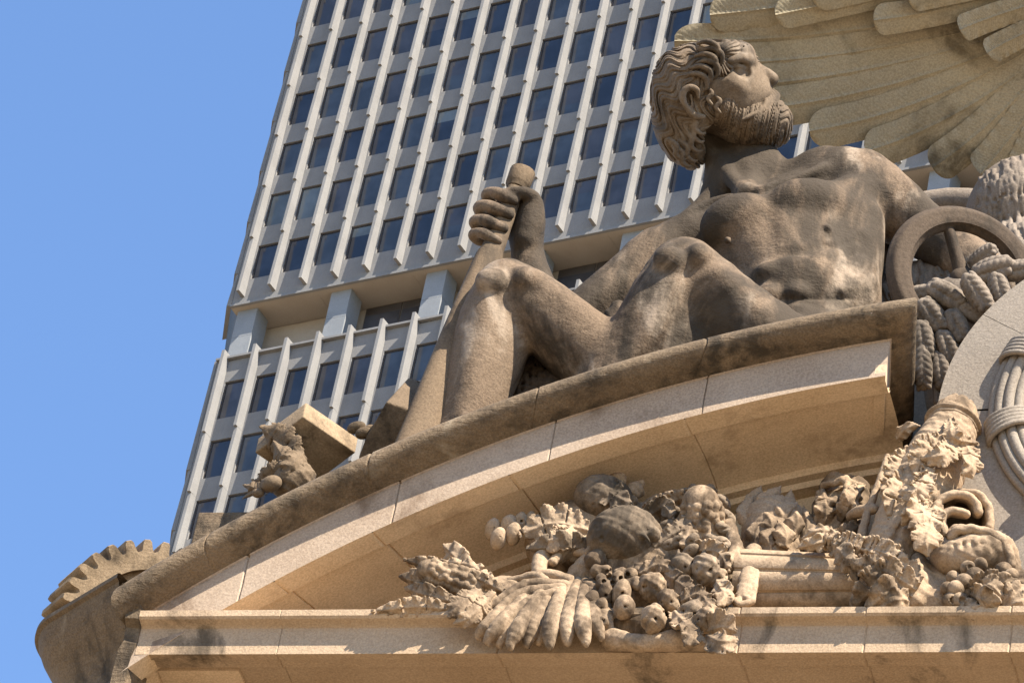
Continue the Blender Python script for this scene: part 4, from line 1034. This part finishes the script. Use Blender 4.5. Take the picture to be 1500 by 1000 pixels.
cob("corn_cob", (628, 833), (694, 862), 16, 24, -16, 9, 5, 5.6)
cob("corn_cob", (1024, 735), (1030, 790), 26, 30, -18, 7, 6, 7.0)
def leaf(path, width, n=5, r=4.2, curl=6, dw=0, name="leaf", seed=0, side=(1, -1), h=1.5, mat=cs):
    L = Lump(); acanthus(L, [G3(u, v, d+dw) for (u, v, d) in path], width, n, r, curl, 2.0, True, side, 0.55, seed); return L.build(name, mat, gar, h, 1, 0.5)
leaf([(688, 850, -4), (640, 830, -24), (598, 818, -14)], 13, 5, 4.5, 4)
leaf([(660, 862, -8), (620, 850, -26), (592, 842, -18)], 16, 4, 5.5, 5)
leaf([(665, 880, -6), (625, 868, -24), (600, 860, -16)], 13, 4, 5.5, 4)
leaf([(690, 838, -2), (668, 812, -20), (656, 800, -12)], 14, 3, 5.5, 3)
leaf([(726, 858, -6), (690, 830, -26), (640, 822, -20)], 9, 5, 4, 2)
leaf([(740, 866, -6), (700, 845, -32), (660, 848, -28)], 9, 5, 4, 2)
leaf([(655, 890, -6), (608, 886, -20), (548, 893, -8)], 12, 6, 4.5, 3)
leaf([(700, 870, -10), (675, 888, -34), (660, 905, -20)], 16, 4, 5.5, 4)
leaf([(720, 872, -10), (690, 900, -26), (668, 912, -12)], 11, 4, 5, 3)
# figs at the left top
for (u, v, w_, ang, dw) in ((722, 775, 11, 0.2, 0), (730, 788, 11, 0.3, -12), (745, 770, 12, 0.1, -4), (752, 781, 11, 0.2, -14), (762, 766, 10, 0.3, 0), (776, 765, 8, 0.2, 4)):
    L = Lump(); L.ell(G3(u, v, -14+dw), (17, w_, w_), rot_ax((0.15+ang*0.2, 1, 0)), 0); L.chain([G(u-2, v-11, -24+dw, 2.4), G(u+2, v-4, -27+dw, 2)], 1.5, True); L.build("fig", cs, gar, 1.4, 1, 0.4)
leaf([(858, 778, -4), (810, 768, -34), (762, 784, -26)], 24, 5, 6, 6)
leaf([(862, 800, -4), (820, 798, -30), (775, 800, -26)], 18, 4, 6, 5, seed=3, mat="carving_dark")
leaf([(835, 775, -20), (815, 790, -44), (800, 792, -40)], 16, 4, 5, 5, seed=4)
L = Lump(); L.chain([G(868, 800, -6, 10), G(830, 790, -14, 11), G(796, 812, -10, 11), G(790, 838, -4, 11), G(800, 856, 4, 10)], 0, sm=4); L.chain([G(866, 812, -2, 7), G(830, 806, -8, 7), G(810, 822, -6, 7)], 2, sm=4); L.build("stem_scroll", cs, gar, 1.6, 1, 0.6)
# gourds and melons
L = Lump(); L.ell(G3(884, 732, -24), (43, 36, 38), rot_ax((1, -0.35, 0)));
for a in (-1.2, -0.5, 0.2, 0.9): L.chain([G(858+a*3, 712+a*14+8, -52, 1.4), G(884, 728+a*18, -62, 1.8), G(915, 742+a*14, -50, 1.4)], 4, True, sm=4)
L.build("melon", "carving_dark", gar, 1.7, 1, 0.9)
leaf([(872, 706, -50), (892, 722, -64), (926, 742, -52)], 18, 5, 4.5, 4, mat="carving_dark")
L = Lump(); L.ell(G3(914, 786, -36), (52, 45, 46), rot_ax((1, 0.05, 0)));
L.chain([G(872, 770, -74, 2), G(912, 758, -84, 3.4), G(955, 766, -72, 2)], 5, False, sm=4); L.chain([G(890, 780, -80, 2.4), G(930, 772, -86, 3), G(950, 790, -74, 2)], 5, False, sm=4)
L.chain([G(885, 806, -76, 1.3), G(915, 808, -84, 1.6), G(950, 798, -74, 1.2)], 3, True, sm=4); L.sphere(G3(880, 786, -74), 8, 4); L.sphere(G3(880, 786, -82), 4, 2, True); L.sphere(G3(954, 780, -62), 12, 4)
L.build("pomegranate", "carving_dark", gar, 1.7, 1, 1.0)
leaf([(880, 764, -68), (910, 756, -88), (950, 772, -78)], 15, 5, 4, 3, seed=2, mat="carving_dark")
for (u, v, r, dw) in ((876, 700, 11, -22), (884, 708, 10, -10), (905, 703, 13, -22), (908, 696, 6, -24), (930, 718, 13, -20), (938, 708, 6, -22), (925, 733, 8, -16), (872, 820, 16, -28), (866, 806, 9, -26)):
    L = Lump(); L.sphere(G3(u, v, dw), r); L.sphere(G3(u+2, v-r*0.8, dw-4), r*0.35, 2); L.chain([G(u-r*0.5, v-2, dw-r*0.95, 1.0), G(u+r*0.4, v-r*0.4, dw-r*0.95, 1.0)], 1.5, True); L.build("small_fruit", cs, gar, 1.3, 1, 1.1)
# artichoke and leaves on the right
for i, (u, v, dw, a) in enumerate([(968, 742, -24, 0.3), (982, 752, -34, 0.5), (1000, 726, -20, 0.8), (1012, 722, -24, 1.0), (1040, 722, -24, 1.2), (1058, 735, -20, 1.5), (1064, 756, -22, 1.7), (1060, 775, -24, 2.0), (975, 770, -34, 0.2), (1000, 778, -40, 0.4), (992, 792, -38, 0.2), (1012, 792, -44, 0.9), (1044, 792, -40, 1.7), (1010, 806, -36, 0.6), (978, 798, -30, 0.3), (1058, 795, -28, 1.9)]):
    L = Lump(); d = np.array([cos(a), -0.35-sin(a)*0.4, 0.3]); L.ell(G3(u, v, dw), (15, 9, 8), rot_ax((cos(a*1.4), 0.6, -0.2)), 0); L.chain([G(u-6, v, dw-9, 1.4), G(u+6, v-4, dw-9, 1.4)], 2, True); L.build("bract", "carving_dark", gar, 1.5, 1, 0.5)
leaf([(945, 742, -10), (985, 728, -34), (1045, 716, -22)], 12, 6, 5, 3, seed=5)
leaf([(940, 756, -24), (972, 740, -44), (990, 762, -40)], 14, 4, 5.5, 5, seed=6, mat="carving_dark")
leaf([(958, 800, -30), (990, 776, -50), (1008, 764, -44)], 12, 5, 4.5, 4, seed=7, mat="carving_dark")
leaf([(1000, 800, -36), (1010, 760, -52), (1016, 735, -48)], 11, 6, 4.5, 3, seed=8)
L = Lump(); L.chain([G(1066, 765, -6, 10), G(1074, 790, -8, 10), G(1078, 812, -8, 12), G(1066, 826, -14, 14)], 0, sm=4); L.build("stem_scroll", cs, gar, 1.8, 1, 0.6)
# rosette of small leaves with drilled holes
L = Lump()
rr = random.Random(21)
for i in range(17):
    u = 872+rr.random()*66; v = 836+rr.random()*26-abs(u-905)*0.1; L.sphere(G3(u, v, -34+rr.uniform(-6, 6)), rr.uniform(7, 10), 3)
for i in range(8):
    u, v = 880+rr.random()*50, 832+rr.random()*20; L.chain([G(u, v, -62, 3), G(u, v, -30, 3)], 1, True)
L.build("rosette", cs, gar, 1.3, 0, 0.6)
for (u, v, dw, rx, ry) in ((886, 872, -26, 20, 11), (910, 868, -32, 21, 13), (914, 888, -24, 18, 15), (880, 892, -18, 18, 10), (866, 884, -18, 20, 13), (882, 910, -14, 9, 9)):
    L = Lump(); L.ell(G3(u, v, dw), (rx, ry, ry), rot_ax((0.15, 1, 0.1))); L.chain([G(u, v-14, dw-ry, 2.2), G(u+1, v-2, dw-ry-1, 2)], 2, True); L.build("nut", cs, gar, 1.4, 1, 0.5)
# apples, pears and curled leaves
for (u, v, r, dw, st) in ((956, 860, 19, -26, 0), (980, 880, 16, -34, 0), (958, 906, 18, -22, 0), (999, 829, 17, -36, 1), (1035, 834, 20, -34, 1), (1034, 907, 16, -30, 0), (1014, 898, 17, -24, 0), (962, 892, 10, -24, 0), (1052, 846, 14, -18, 0), (938, 838, 12, -16, 0)):
    L = Lump(); L.ell(G3(u, v, dw), (r*1.12, r*0.92, r), rot_ax((0.3+0.5*((u*7) % 5-2)/2, 1, 0))); L.sphere(G3(u-r*0.3, v-r*0.35, dw-r*0.25), r*0.72, r*0.5)
    for g_ in (-0.5, 0.1, 0.6): L.chain([G(u+g_*r*1.1, v-r*0.7, dw-r*0.7, 0.9), G(u+g_*r*1.5, v, dw-r*(1.0-0.3*abs(g_)), 1.2), G(u+g_*r*0.9, v+r*0.7, dw-r*0.7, 0.9)], 2.2, True, sm=3)
    
    if st: L.chain([G(u-3, v-r*0.8, dw-4, 4), G(u-6, v-r*1.35, dw-2, 3.5)], 2)
    L.sphere(G3(u+2, v+r*0.45, dw-r*0.95), 3.0, 2, True); L.chain([G(u-r*0.5, v-3, dw-r*0.92, 1.0), G(u+r*0.3, v-r*0.3, dw-r*0.98, 1.2)], 2, True); L.build("apple", cs if u % 3 else "carving_dark", gar, 1.4, 1, 1.5)
for i, (p, wd, n) in enumerate([([(975, 838, -18), (1002, 858, -34), (1014, 880, -30)], 12, 4), ([(940, 840, -20), (965, 828, -36), (985, 838, -30)], 12, 4), ([(1010, 802, -24), (1050, 806, -40), (1070, 838, -24)], 13, 5), ([(1000, 880, -26), (1022, 872, -38), (1040, 892, -26)], 12, 4),
        ([(1052, 850, -14), (1060, 872, -26), (1050, 890, -20)], 12, 3), ([(990, 900, -20), (1005, 920, -28), (1002, 940, -20)], 14, 3), ([(1040, 920, -14), (1058, 915, -34), (1076, 922, -20)], 20, 4), ([(1040, 935, -12), (1056, 940, -30), (1074, 938, -18)], 15, 3), ([(1020, 925, -12), (1010, 935, -22), (1002, 946, -14)], 12, 3), ([(1020, 870, -20), (1036, 886, -32), (1042, 900, -26)], 9, 4)]):
    leaf(p, wd, n, 5, 5, 0, "curled_leaf", i)
# braided band tying the swag
L = Lump(); L.chain([G(1097, 806, -10, 5), G(1082, 880, -10, 5)], 0, sm=1); L.chain([G(1112, 808, -8, 4.5), G(1102, 880, -8, 4.5)], 0, sm=1); L.chain([G(1062, 866, -10, 4), G(1082, 884, -12, 5), G(1102, 880, -8, 4.5)], 1)
for i in range(6):
    t = i/5; L.chain([G(1094-14*t, 812+60*t, -8, 4.5), G(1106-12*t, 818+58*t, -12, 5)], 1)
L.chain([G(1104, 808, 2, 12), G(1092, 876, 2, 13)], 2, sm=1)
L.build("band", cs, gar, 1.5, 1, 0.4)
# ================================================================== the carvings right of the swag
bol = thing("stone_bolster", "horizontal fluted stone bolster lying on the ledge between the swag and the leafy horn", "carving", at(1160, 890, -1.6))
def horz(name, u0, u1, v0, v1, y0, y1, prof, mat, par):
    mb = MB(); a0, a1 = at(u0, v0, y0), at(u1, v0, y0); rings = []
    for t in np.linspace(0, 1, 24):
        x = a0[0]+(a1[0]-a0[0])*t; rings.append([(x, y0+dy, a0[2]+dz) for dy, dz in prof(t)])
    mb.grid(rings, True); mb.add(rings[0], [tuple(range(len(rings[0])))]); mb.add(rings[-1], [tuple(range(len(rings[-1])-1, -1, -1))]); return fixn(mb.build(name, mat, par, True, 30))
def flut(t):
    P = []; s = 1.0-0.18*t
    for i in range(240):
        a = 2*pi*i/240; r = 0.54*s; f_ = (a/(2*pi)*10+0.25) % 1.0; r *= 1-0.07*abs(2*f_-1)**2.2-(0.03 if f_ < 0.12 else 0)
        P.append((-r*cos(a)*1.05, r*sin(a)*1.0))
    return P
horz("bolster", 1086, 1262, 862, 862, -1.35, 0, flut, "carving_stone", bol)
def K(u, v, y, r=0.0): p = loc(u, v, y); return (p[0], p[1], p[2], r)
def K3(u, v, y): return loc(u, v, y)
# flower cup
cup = thing("flower_cup", "squat carved stone cup with open petals behind the fluted bolster", "carving", at(1135, 800, -0.9))
L = Lump(); L.chain([K(1126, 830, -0.85, 40), K(1132, 795, -0.8, 44), K(1136, 770, -0.75, 46)], 0); L.ell(K3(1140, 738, -0.75), (36, 26, 36), None, 10, True); L.build("cup", "carving_stone", cup, 2.0, 1, 1.0)
def petal(par, p0, p1, p2, w_, r, name="petal", mat="carving_stone"):
    L = Lump(); acanthus(L, [p0, p1, p2], w_*1.25, 1, 4.6, -7, k=2, seed=int(p0[0])); return L.build(name, mat, par, 1.3, 1, 0.3)
for (p, wd, yy) in (([(1100, 778), (1094, 750), (1101, 728)], 12, -0.95), ([(1112, 756), (1106, 732), (1113, 716)], 12, -0.85), ([(1124, 760), (1128, 734), (1141, 715)], 15, -0.98), ([(1154, 762), (1155, 740), (1158, 722)], 12, -0.9), ([(1142, 772), (1152, 752), (1164, 738)], 14, -1.08),
        ([(1130, 782), (1128, 764), (1120, 752)], 14, -1.16), ([(1160, 786), (1166, 762), (1162, 750)], 12, -1.08), ([(1172, 800), (1183, 770), (1178, 745)], 11, -0.88), ([(1106, 800), (1110, 778), (1120, 764)], 13, -1.14), ([(1148, 800), (1148, 780), (1140, 768)], 14, -1.2), ([(1126, 806), (1128, 788), (1134, 776)], 13, -1.2)):
    L = Lump(); acanthus(L, [K3(p[0][0], p[0][1], yy), K3(p[1][0], p[1][1], yy-0.05), K3(p[2][0], p[2][1], yy+0.02)], wd, 2, 3.6, -5, k=1.5, seed=int(p[0][0])); L.build("petal", "carving_stone", cup, 1.3, 1, 0.3)
# crumpled leaf block
lfb = thing("curled_leaf_block", "rough carved block of a curling leaf between the flower cup and the tall horn", "carving", at(1235, 790, -0.8))
L = Lump(); L.chain([K(1212, 800, -0.5, 26), K(1218, 750, -0.5, 28), K(1226, 716, -0.5, 24)], 0); L.chain([K(1232, 790, -0.55, 30), K(1245, 740, -0.55, 28), K(1256, 716, -0.5, 18)], 14)
L.chain([K(1206, 712, -0.85, 5), K(1232, 704, -0.95, 6), K(1262, 712, -0.8, 5)], 4); L.chain([K(1200, 722, -0.8, 5), K(1214, 738, -0.95, 7), K(1226, 730, -0.95, 5)], 5); L.chain([K(1240, 700, -0.9, 5), K(1242, 730, -1.05, 6), K(1256, 750, -1.0, 7)], 5)
L.ell(K3(1240, 765, -1.0), (16, 14, 16), None, 10, True); L.ell(K3(1268, 742, -0.8), (14, 10, 16), None, 6, True); L.build("block", "carving_stone", lfb, 1.8, 1, 1.2)
for i, p in enumerate([[(1225, 800, -0.8), (1246, 780, -1.1), (1268, 762, -0.9)], [(1204, 780, -0.7), (1208, 745, -0.95), (1204, 720, -0.8)], [(1232, 760, -0.9), (1246, 730, -1.1), (1262, 712, -0.9)]]):
    L = Lump(); acanthus(L, [K3(*q) for q in p], 13, 4, 4.6, 4, seed=i); L.build("leaf", "carving_stone", lfb, 1.5, 1, 0.5)
# tall horn with its crown and leaves
hrn = thing("leafy_horn", "tall leaf-wrapped stone cornucopia leaning right with a scalloped crown on top", "cornucopia", at(1330, 890, -1.6))
L = Lump(); L.chain([K(1392, 635, -1.35, 37), K(1372, 676, -1.45, 45), K(1350, 725, -1.5, 46), K(1322, 780, -1.5, 42), K(1300, 840, -1.5, 38), K(1290, 885, -1.5, 34)], 0, sm=4)
for q in (-0.9, -0.45, 0, 0.45, 0.9):
    L.chain([K(1330+q*22, 770, -1.95+0.2*abs(q), 3), K(1300+q*26, 830, -1.98+0.2*abs(q), 3.6), K(1280+q*26, 880, -1.95+0.2*abs(q), 3)], 5, True, sm=4)
L.build("horn", "carving_stone", hrn, 1.9, 1, 1.2)
d_ = K3(1396, 606, -1.3)-K3(1372, 676, -1.45); d_ /= np.linalg.norm(d_); s1 = np.cross(d_, [0, 0, 1.0]); s1 /= np.linalg.norm(s1); s2 = np.cross(d_, s1)
L = Lump(); b0 = K3(1396, 622, -1.32)
L.ell(b0, (9, 41, 41), np.array([d_, s1, s2])); L.ell(b0+d_*9, (9, 35, 35), np.array([d_, s1, s2]), 3); L.ell(b0-d_*8, (6, 38, 38), np.array([d_, s1, s2]), 2); L.build("collar", "carving_stone", hrn, 1.5, 1, 0.4)
for i in range(9):
    a = 2*pi*i/9+0.2; o = s1*cos(a)+s2*sin(a); p = b0+d_*16+o*26
    L = Lump(); L.ell(p, (15, 6, 12), np.array([d_*0.9+o*0.2, o, np.cross(d_, o)]), 0); L.ell(p+d_*12-o*6, (14, 5, 10), np.array([d_, o, np.cross(d_, o)]), 3); L.build("petal", "carving_stone", hrn, 1.4, 1, 0.3)
L = Lump(); L.ell(b0+d_*24, (26, 20, 20), np.array([d_, s1, s2])); L.build("bud", "carving_stone", hrn, 1.6, 1, 0.4)
HL = [([(1384, 646, -1.85), (1352, 664, -2.0), (1340, 700, -1.9)], 17, 6), ([(1398, 650, -1.8), (1380, 668, -2.05), (1350, 672, -2.0)], 14, 5), ([(1412, 650, -1.7), (1420, 680, -1.85), (1406, 694, -1.9)], 14, 4), ([(1340, 660, -1.6), (1312, 690, -1.75), (1294, 740, -1.65)], 15, 7), ([(1330, 690, -1.75), (1310, 720, -1.95), (1300, 760, -1.85)], 15, 6), ([(1360, 690, -1.95), (1345, 720, -2.1), (1322, 722, -2.0)], 15, 5),
      ([(1350, 725, -1.95), (1338, 748, -2.1), (1322, 764, -2.0)], 15, 4), ([(1345, 742, -2.0), (1350, 765, -2.15), (1338, 786, -2.0)], 18, 4), ([(1372, 742, -1.9), (1362, 775, -2.1), (1350, 800, -2.0)], 14, 4), ([(1318, 640, -1.3), (1330, 628, -1.45), (1348, 624, -1.5)], 8, 3), ([(1392, 620, -1.8), (1398, 640, -1.95), (1428, 648, -1.7)], 10, 5)]
for i, (p, wd, n) in enumerate(HL):
    L = Lump(); acanthus(L, [K3(*q) for q in p], wd, n, 4.6, 5, seed=40+i); L.build("leaf", "carving_stone", hrn, 1.5, 1, 0.6)
L = Lump(); L.chain([K(1300, 668, -1.4, 4), K(1286, 710, -1.4, 5), K(1268, 760, -1.4, 6), K(1260, 800, -1.4, 8)], 0, sm=4); L.chain([K(1246, 756, -1.1, 7), K(1262, 748, -1.3, 9), K(1280, 745, -1.4, 7)], 3); L.build("edge_leaf", "carving_stone", hrn, 1.6, 1, 0.6)
# scrolled leaves
scr = thing("scrolled_leaf", "deeply curled stone scroll leaf at the foot of the horn, left of the clock frame", "carving", at(1420, 860, -1.7))
def ribbon(name, path, wd, par, th=5, wv=0.5):
    """a thick curled leaf: path of points with the leaf reaching back along +w"""
    P = crom(np.array(path, float), 8); L = Lump()
    for k in range(7):
        s = k/6; L.chain([(p[0]+wv*math.sin(i*0.9+k), p[1]-s*wd*0.10+wv*math.sin(i*0.9), p[2]+s*wd, th*(1.15-0.3*abs(2*s-1))) for i, p in enumerate(P)], 4, sm=1)
    return L.build(name, "carving_stone", par, 1.7, 1, 0.7)
ribbon("scroll", [K3(1374, 788, -1.9), K3(1368, 760, -1.95), K3(1376, 734, -1.95), K3(1400, 724, -1.95), K3(1424, 730, -1.9), K3(1434, 748, -1.85)], 55, scr, 7)
ribbon("scroll", [K3(1384, 782, -1.95), K3(1380, 758, -2.0), K3(1394, 748, -2.0), K3(1416, 752, -1.95)], 40, scr, 6)
ribbon("scroll", [K3(1404, 722, -1.7), K3(1432, 724, -1.75), K3(1448, 744, -1.7), K3(1450, 772, -1.65)], 60, scr, 7)
ribbon("scroll", [K3(1394, 786, -2.05), K3(1404, 776, -2.1), K3(1426, 776, -2.1), K3(1452, 782, -2.05), K3(1474, 800, -1.95), K3(1482, 826, -1.9)], 60, scr, 8, 0.8)
L = Lump(); L.chain([K(1374, 800, -1.75, 18), K(1396, 818, -1.85, 26), K(1430, 812, -1.85, 30), K(1462, 806, -1.8, 24), K(1480, 836, -1.7, 16)], 0, sm=4)
for q in range(6): L.chain([K(1398+q*13, 794+abs(q-2)*2, -2.12, 1.6), K(1394+q*14, 816, -2.22, 2.4), K(1388+q*15, 840, -2.05, 1.6)], 4, True, sm=3)
L.build("belly", "carving_stone", scr, 1.8, 1, 0.9)
L = Lump(); L.chain([K(1340, 850, -1.6, 24), K(1352, 880, -1.7, 22), K(1330, 895, -1.7, 18)], 0); L.chain([K(1378, 850, -1.5, 30), K(1380, 890, -1.6, 32)], 16); L.chain([K(1345, 820, -1.7, 10), K(1352, 850, -1.85, 13), K(1340, 880, -1.9, 12)], 6); L.build("stem", "carving_stone", scr, 2.0, 1, 1.0)
L = Lump(); acanthus(L, [K3(1362, 772, -2.1), K3(1356, 792, -2.25), K3(1358, 812, -2.15)], 17, 4, 5, 5, seed=77); L.build("leaf", "carving_stone", scr, 1.5, 1, 0.5)
# drooping leaf over the bolster
drl = thing("draped_leaf", "long torn stone leaf draped across the right end of the fluted bolster", "carving", at(1265, 885, -1.9))
DL = [([(1345, 855, -1.95), (1290, 815, -2.1), (1200, 784, -1.9)], 20, 5), ([(1340, 862, -2.0), (1300, 838, -2.2), (1240, 822, -2.05)], 18, 4), ([(1215, 785, -1.8), (1240, 815, -2.05), (1256, 850, -1.9)], 14, 4), ([(1255, 795, -1.9), (1300, 812, -2.15), (1340, 846, -2.0)], 15, 4),
      ([(1320, 840, -1.95), (1285, 852, -2.15), (1248, 890, -1.95)], 23, 5), ([(1325, 862, -1.95), (1300, 868, -2.15), (1268, 892, -2.0)], 20, 4), ([(1330, 880, -1.9), (1312, 880, -2.1), (1290, 893, -2.0)], 14, 4), ([(1215, 790, -1.75), (1196, 794, -1.95), (1172, 800, -1.85)], 10, 4), ([(1222, 782, -1.75), (1200, 780, -1.9), (1178, 790, -1.8)], 8, 4)]
for i, (p, wd, n) in enumerate(DL):
    L = Lump(); acanthus(L, [K3(*q) for q in p], wd, n, 5.2, 5, k=3, seed=90+i); L.build("leaf", "carving_stone", drl, 1.6, 1, 0.7)
L = Lump(); L.chain([K(1230, 800, -1.55, 14), K(1280, 830, -1.6, 22), K(1320, 850, -1.6, 24)], 0); L.chain([K(1300, 855, -1.6, 24), K(1268, 882, -1.65, 22)], 12); L.build("fold", "carving_stone", drl, 2.0, 1, 1.0)
# fruit at the foot of the clock frame
ftc = thing("fruit_cluster", "small heap of carved stone fruit and leaves on the ledge under the clock frame", "carving", at(1440, 890, -1.9))
rr = random.Random(12)
for (u, v, r) in ((1418, 832, 11), (1428, 845, 14), (1436, 826, 10), (1412, 852, 12), (1400, 862, 12), (1406, 880, 13), (1392, 880, 12), (1420, 868, 11), (1396, 846, 10), (1388, 862, 10), (1414, 892, 11), (1470, 835, 12), (1482, 842, 10)):
    L = Lump(); L.sphere(K3(u, v, -2.0+rr.uniform(-0.08, 0.08)), r); p = K3(u, v, -2.0); L.sphere(p+np.array([2, 2, -r*1.05]), r*0.36, 1.5, True); L.build("berry", "carving_stone", ftc, 1.4, 1, 0.3)
for i, (p, wd, n) in enumerate([([(1425, 862, -2.0), (1450, 850, -2.15), (1492, 850, -2.0)], 15, 5), ([(1430, 870, -2.05), (1446, 878, -2.2), (1462, 892, -2.05)], 16, 4), ([(1440, 866, -2.0), (1452, 860, -2.2), (1466, 876, -2.1)], 14, 4), ([(1465, 880, -1.95), (1485, 870, -2.1), (1505, 860, -2.0)], 15, 4), ([(1430, 880, -2.0), (1428, 892, -2.1), (1440, 898, -2.0)], 12, 3), ([(1470, 893, -1.95), (1490, 884, -2.1), (1512, 880, -2.0)], 15, 4)]):
    L = Lump(); acanthus(L, [K3(*q) for q in p], wd, n, 5, 5, seed=60+i); L.build("leaf", "carving_stone", ftc, 1.5, 1, 0.5)
L = Lump(); L.chain([K(1400, 880, -1.7, 26), K(1450, 878, -1.7, 30), K(1510, 870, -1.7, 34)], 0); L.build("backing", "carving_stone", ftc, 2.4, 1, 1.5)
# ================================================================== tools and foliage on the left slope
gw = thing("gear_wheel", "toothed stone gear wheel leaning on the left corner of the pediment", "gear", at(165, 880, -1.0))
gc = loc(213, 902, -1.0); g1 = np.array([1.0, 0.06, 0.18]); g1 /= np.linalg.norm(g1); g2 = np.array([0.0, 1.0, 0.42]); g2 -= g1*(g1@g2); g2 /= np.linalg.norm(g2); g3 = np.cross(g1, g2); g3 = g3 if g3[2] > 0 else -g3
def gpt(r, a, n): return to_world(gc+(g1*cos(a)*1.10+g2*sin(a)*1.06)*r+g3*n+np.array([-24, -4, 0])*(n/60.0))
NT = 28; outl = []
for i in range(NT):
    a0 = 2*pi*i/NT-0.06
    for (f_, r) in ((0.0, 97), (0.06, 94), (0.20, 92), (0.34, 94), (0.42, 100), (0.48, 107), (0.56, 110), (0.84, 110), (0.93, 107), (0.98, 101)): a_ = (a0+2*pi*f_/NT) % (2*pi); outl.append((r if not (radians(192) < a_ < radians(345)) else 70, a_))
mb = MB(); rings = []
for n_, ri in ((0, 0),):
    rings.append([gpt(66, a, 9) for r, a in outl]); rings.append([gpt(66, a, 0) for r, a in outl]); rings.append([gpt(r-2, a, 0) for r, a in outl]); rings.append([gpt(r, a, 3) for r, a in outl]); rings.append([gpt(r, a, 62) for r, a in outl]); rings.append([gpt(60, a, 62) for r, a in outl])
mb.grid(rings, True); fixn(mb.build("toothed_rim", "gear_stone", gw, True, 30))
mb = MB(); n = 64
mb.grid([[gpt(14, 2*pi*i/n, 14) for i in range(n)], [gpt(66, 2*pi*i/n, 9) for i in range(n)], [gpt(66, 2*pi*i/n, 40) for i in range(n)], [gpt(14, 2*pi*i/n, 40) for i in range(n)]], True); fixn(mb.build("web", "gear_stone", gw, True, 30))
L = Lump(); L.chain([(*(gc+g3*4), 18), (*(gc+g3*50), 18)], 0); L.build("hub", "ochre_stone", gw, 2.0)
# rectangular block lying tilted
blk = thing("stone_box", "tilted rectangular stone block resting on leaves on the left slope", "block", at(460, 670, -1.4))
A0 = loc(444, 610, -1.55)
e1, e2, e3 = np.array([74.0, -52, 30]), np.array([-70.0, -52, 22]), np.array([3.0, 20, 34])
L8 = [A0, A0+e1, A0+e1+e2, A0+e2]; L8 = L8+[p+e3 for p in L8]
mb = MB(); mb.box8([to_world(p) for p in L8]); o = fixn(mb.build("block", "gear_stone", blk))
def bevel(o, w_, seg=3):
    bm = bmesh.new(); bm.from_mesh(o.data); bmesh.ops.bevel(bm, geom=bm.edges[:], offset=w_, segments=seg, affect='EDGES', profile=0.6); bm.to_mesh(o.data); bm.free(); o.data.polygons.foreach_set("use_smooth", np.ones(len(o.data.polygons), bool)); o.data.set_sharp_from_angle(angle=radians(40))
bevel(o, 0.025)
wdg = thing("anvil_block", "dark mossy wedge-shaped stone block tucked against the statue's shin", "block", at(575, 640, -1.3))
mb = MB(); poly = [lw(*q, loc(575, 630, -1.45)[2]) for q in ((566, 588), (613, 604), (622, 650), (600, 672), (524, 672), (536, 640))]
mb.prism([to_world(p) for p in poly], to_world(np.array([30, 34, 90.]))-to_world(np.zeros(3))); o = fixn(mb.build("wedge", "ochre_stone", wdg)); bevel(o, 0.03)
flg = thing("oak_leaves", "curled serrated stone leaves with a round acorn at the lower end of the slope", "carving", at(395, 700, -1.3))
FLs = [([(436, 672, -1.35), (412, 648, -1.37), (386, 626, -1.33)], 22, 4), ([(432, 664, -1.25), (416, 642, -1.27), (404, 622, -1.25)], 17, 4), ([(440, 680, -1.5), (420, 672, -1.6), (404, 650, -1.5)], 14, 4), ([(430, 700, -1.5), (405, 690, -1.55), (376, 702, -1.4)], 13, 5), ([(410, 715, -1.5), (388, 712, -1.55), (358, 728, -1.4)], 9, 4), ([(440, 668, -1.6), (430, 680, -1.75), (418, 700, -1.7)], 18, 4), ([(385, 722, -1.45), (372, 715, -1.5), (362, 712, -1.4)], 8, 3)]
for i, (p, wd, n) in enumerate(FLs):
    L = Lump(); acanthus(L, [K3(*q) for q in p], wd, n, 4.6, -5, k=3, seed=120+i); L.build("leaf", "ochre_stone", flg, 1.5, 1, 0.5)
L = Lump(); L.ell(K3(398, 708, -1.75), (15, 12, 13), rot_ax((1, 0.3, 0))); L.build("acorn", "ochre_stone", flg, 1.4)
L = Lump(); L.ell(K3(378, 722, -1.7), (9, 7, 7), None); L.build("acorn", "ochre_stone", flg, 1.4)
L = Lump(); L.ell(K3(430, 704, -1.5), (32, 26, 30), rot_ax((1, 0.6, 0))); L.build("ground_lump", "ochre_stone", flg, 2.0, 1, 1.5)
lf2 = thing("shin_leaf", "dark serrated stone leaf rising between the wedge block and the statue's shin", "carving", at(605, 620, -1.2))
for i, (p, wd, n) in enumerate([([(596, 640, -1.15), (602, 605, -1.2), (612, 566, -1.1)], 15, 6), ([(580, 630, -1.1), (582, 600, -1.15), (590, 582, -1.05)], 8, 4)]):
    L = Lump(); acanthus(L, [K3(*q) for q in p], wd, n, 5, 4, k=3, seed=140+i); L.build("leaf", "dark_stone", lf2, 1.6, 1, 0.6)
nut = thing("fallen_acorns", "pale small stone acorns lying between the tilted box and the wedge block", "carving", at(528, 645, -1.3))
for (u, v, r, rx) in ((522, 626, 9, 14), (533, 634, 9, 13), (540, 628, 6, 10)):
    L = Lump(); L.ell(K3(u, v, -1.3), (rx, r, r), rot_ax((1, 0.3, 0))); L.build("acorn", "ochre_stone", nut, 1.4)
pl = thing("base_plinth", "low rough stone plinth block showing above the slope, left of the leaves", "block", at(315, 760, -1.1))
a_, b_ = at(290, 751, -1.3), at(352, 740, -1.3); mb = MB(); mb.box((a_[0], -1.3, a_[2]-1.2), (b_[0]-a_[0]+0.2, 0, 0.0), (0, 1.4, 0), (0, 0, 1.22)); o = fixn(mb.build("block", "weathered_stone", pl)); bevel(o, 0.03)
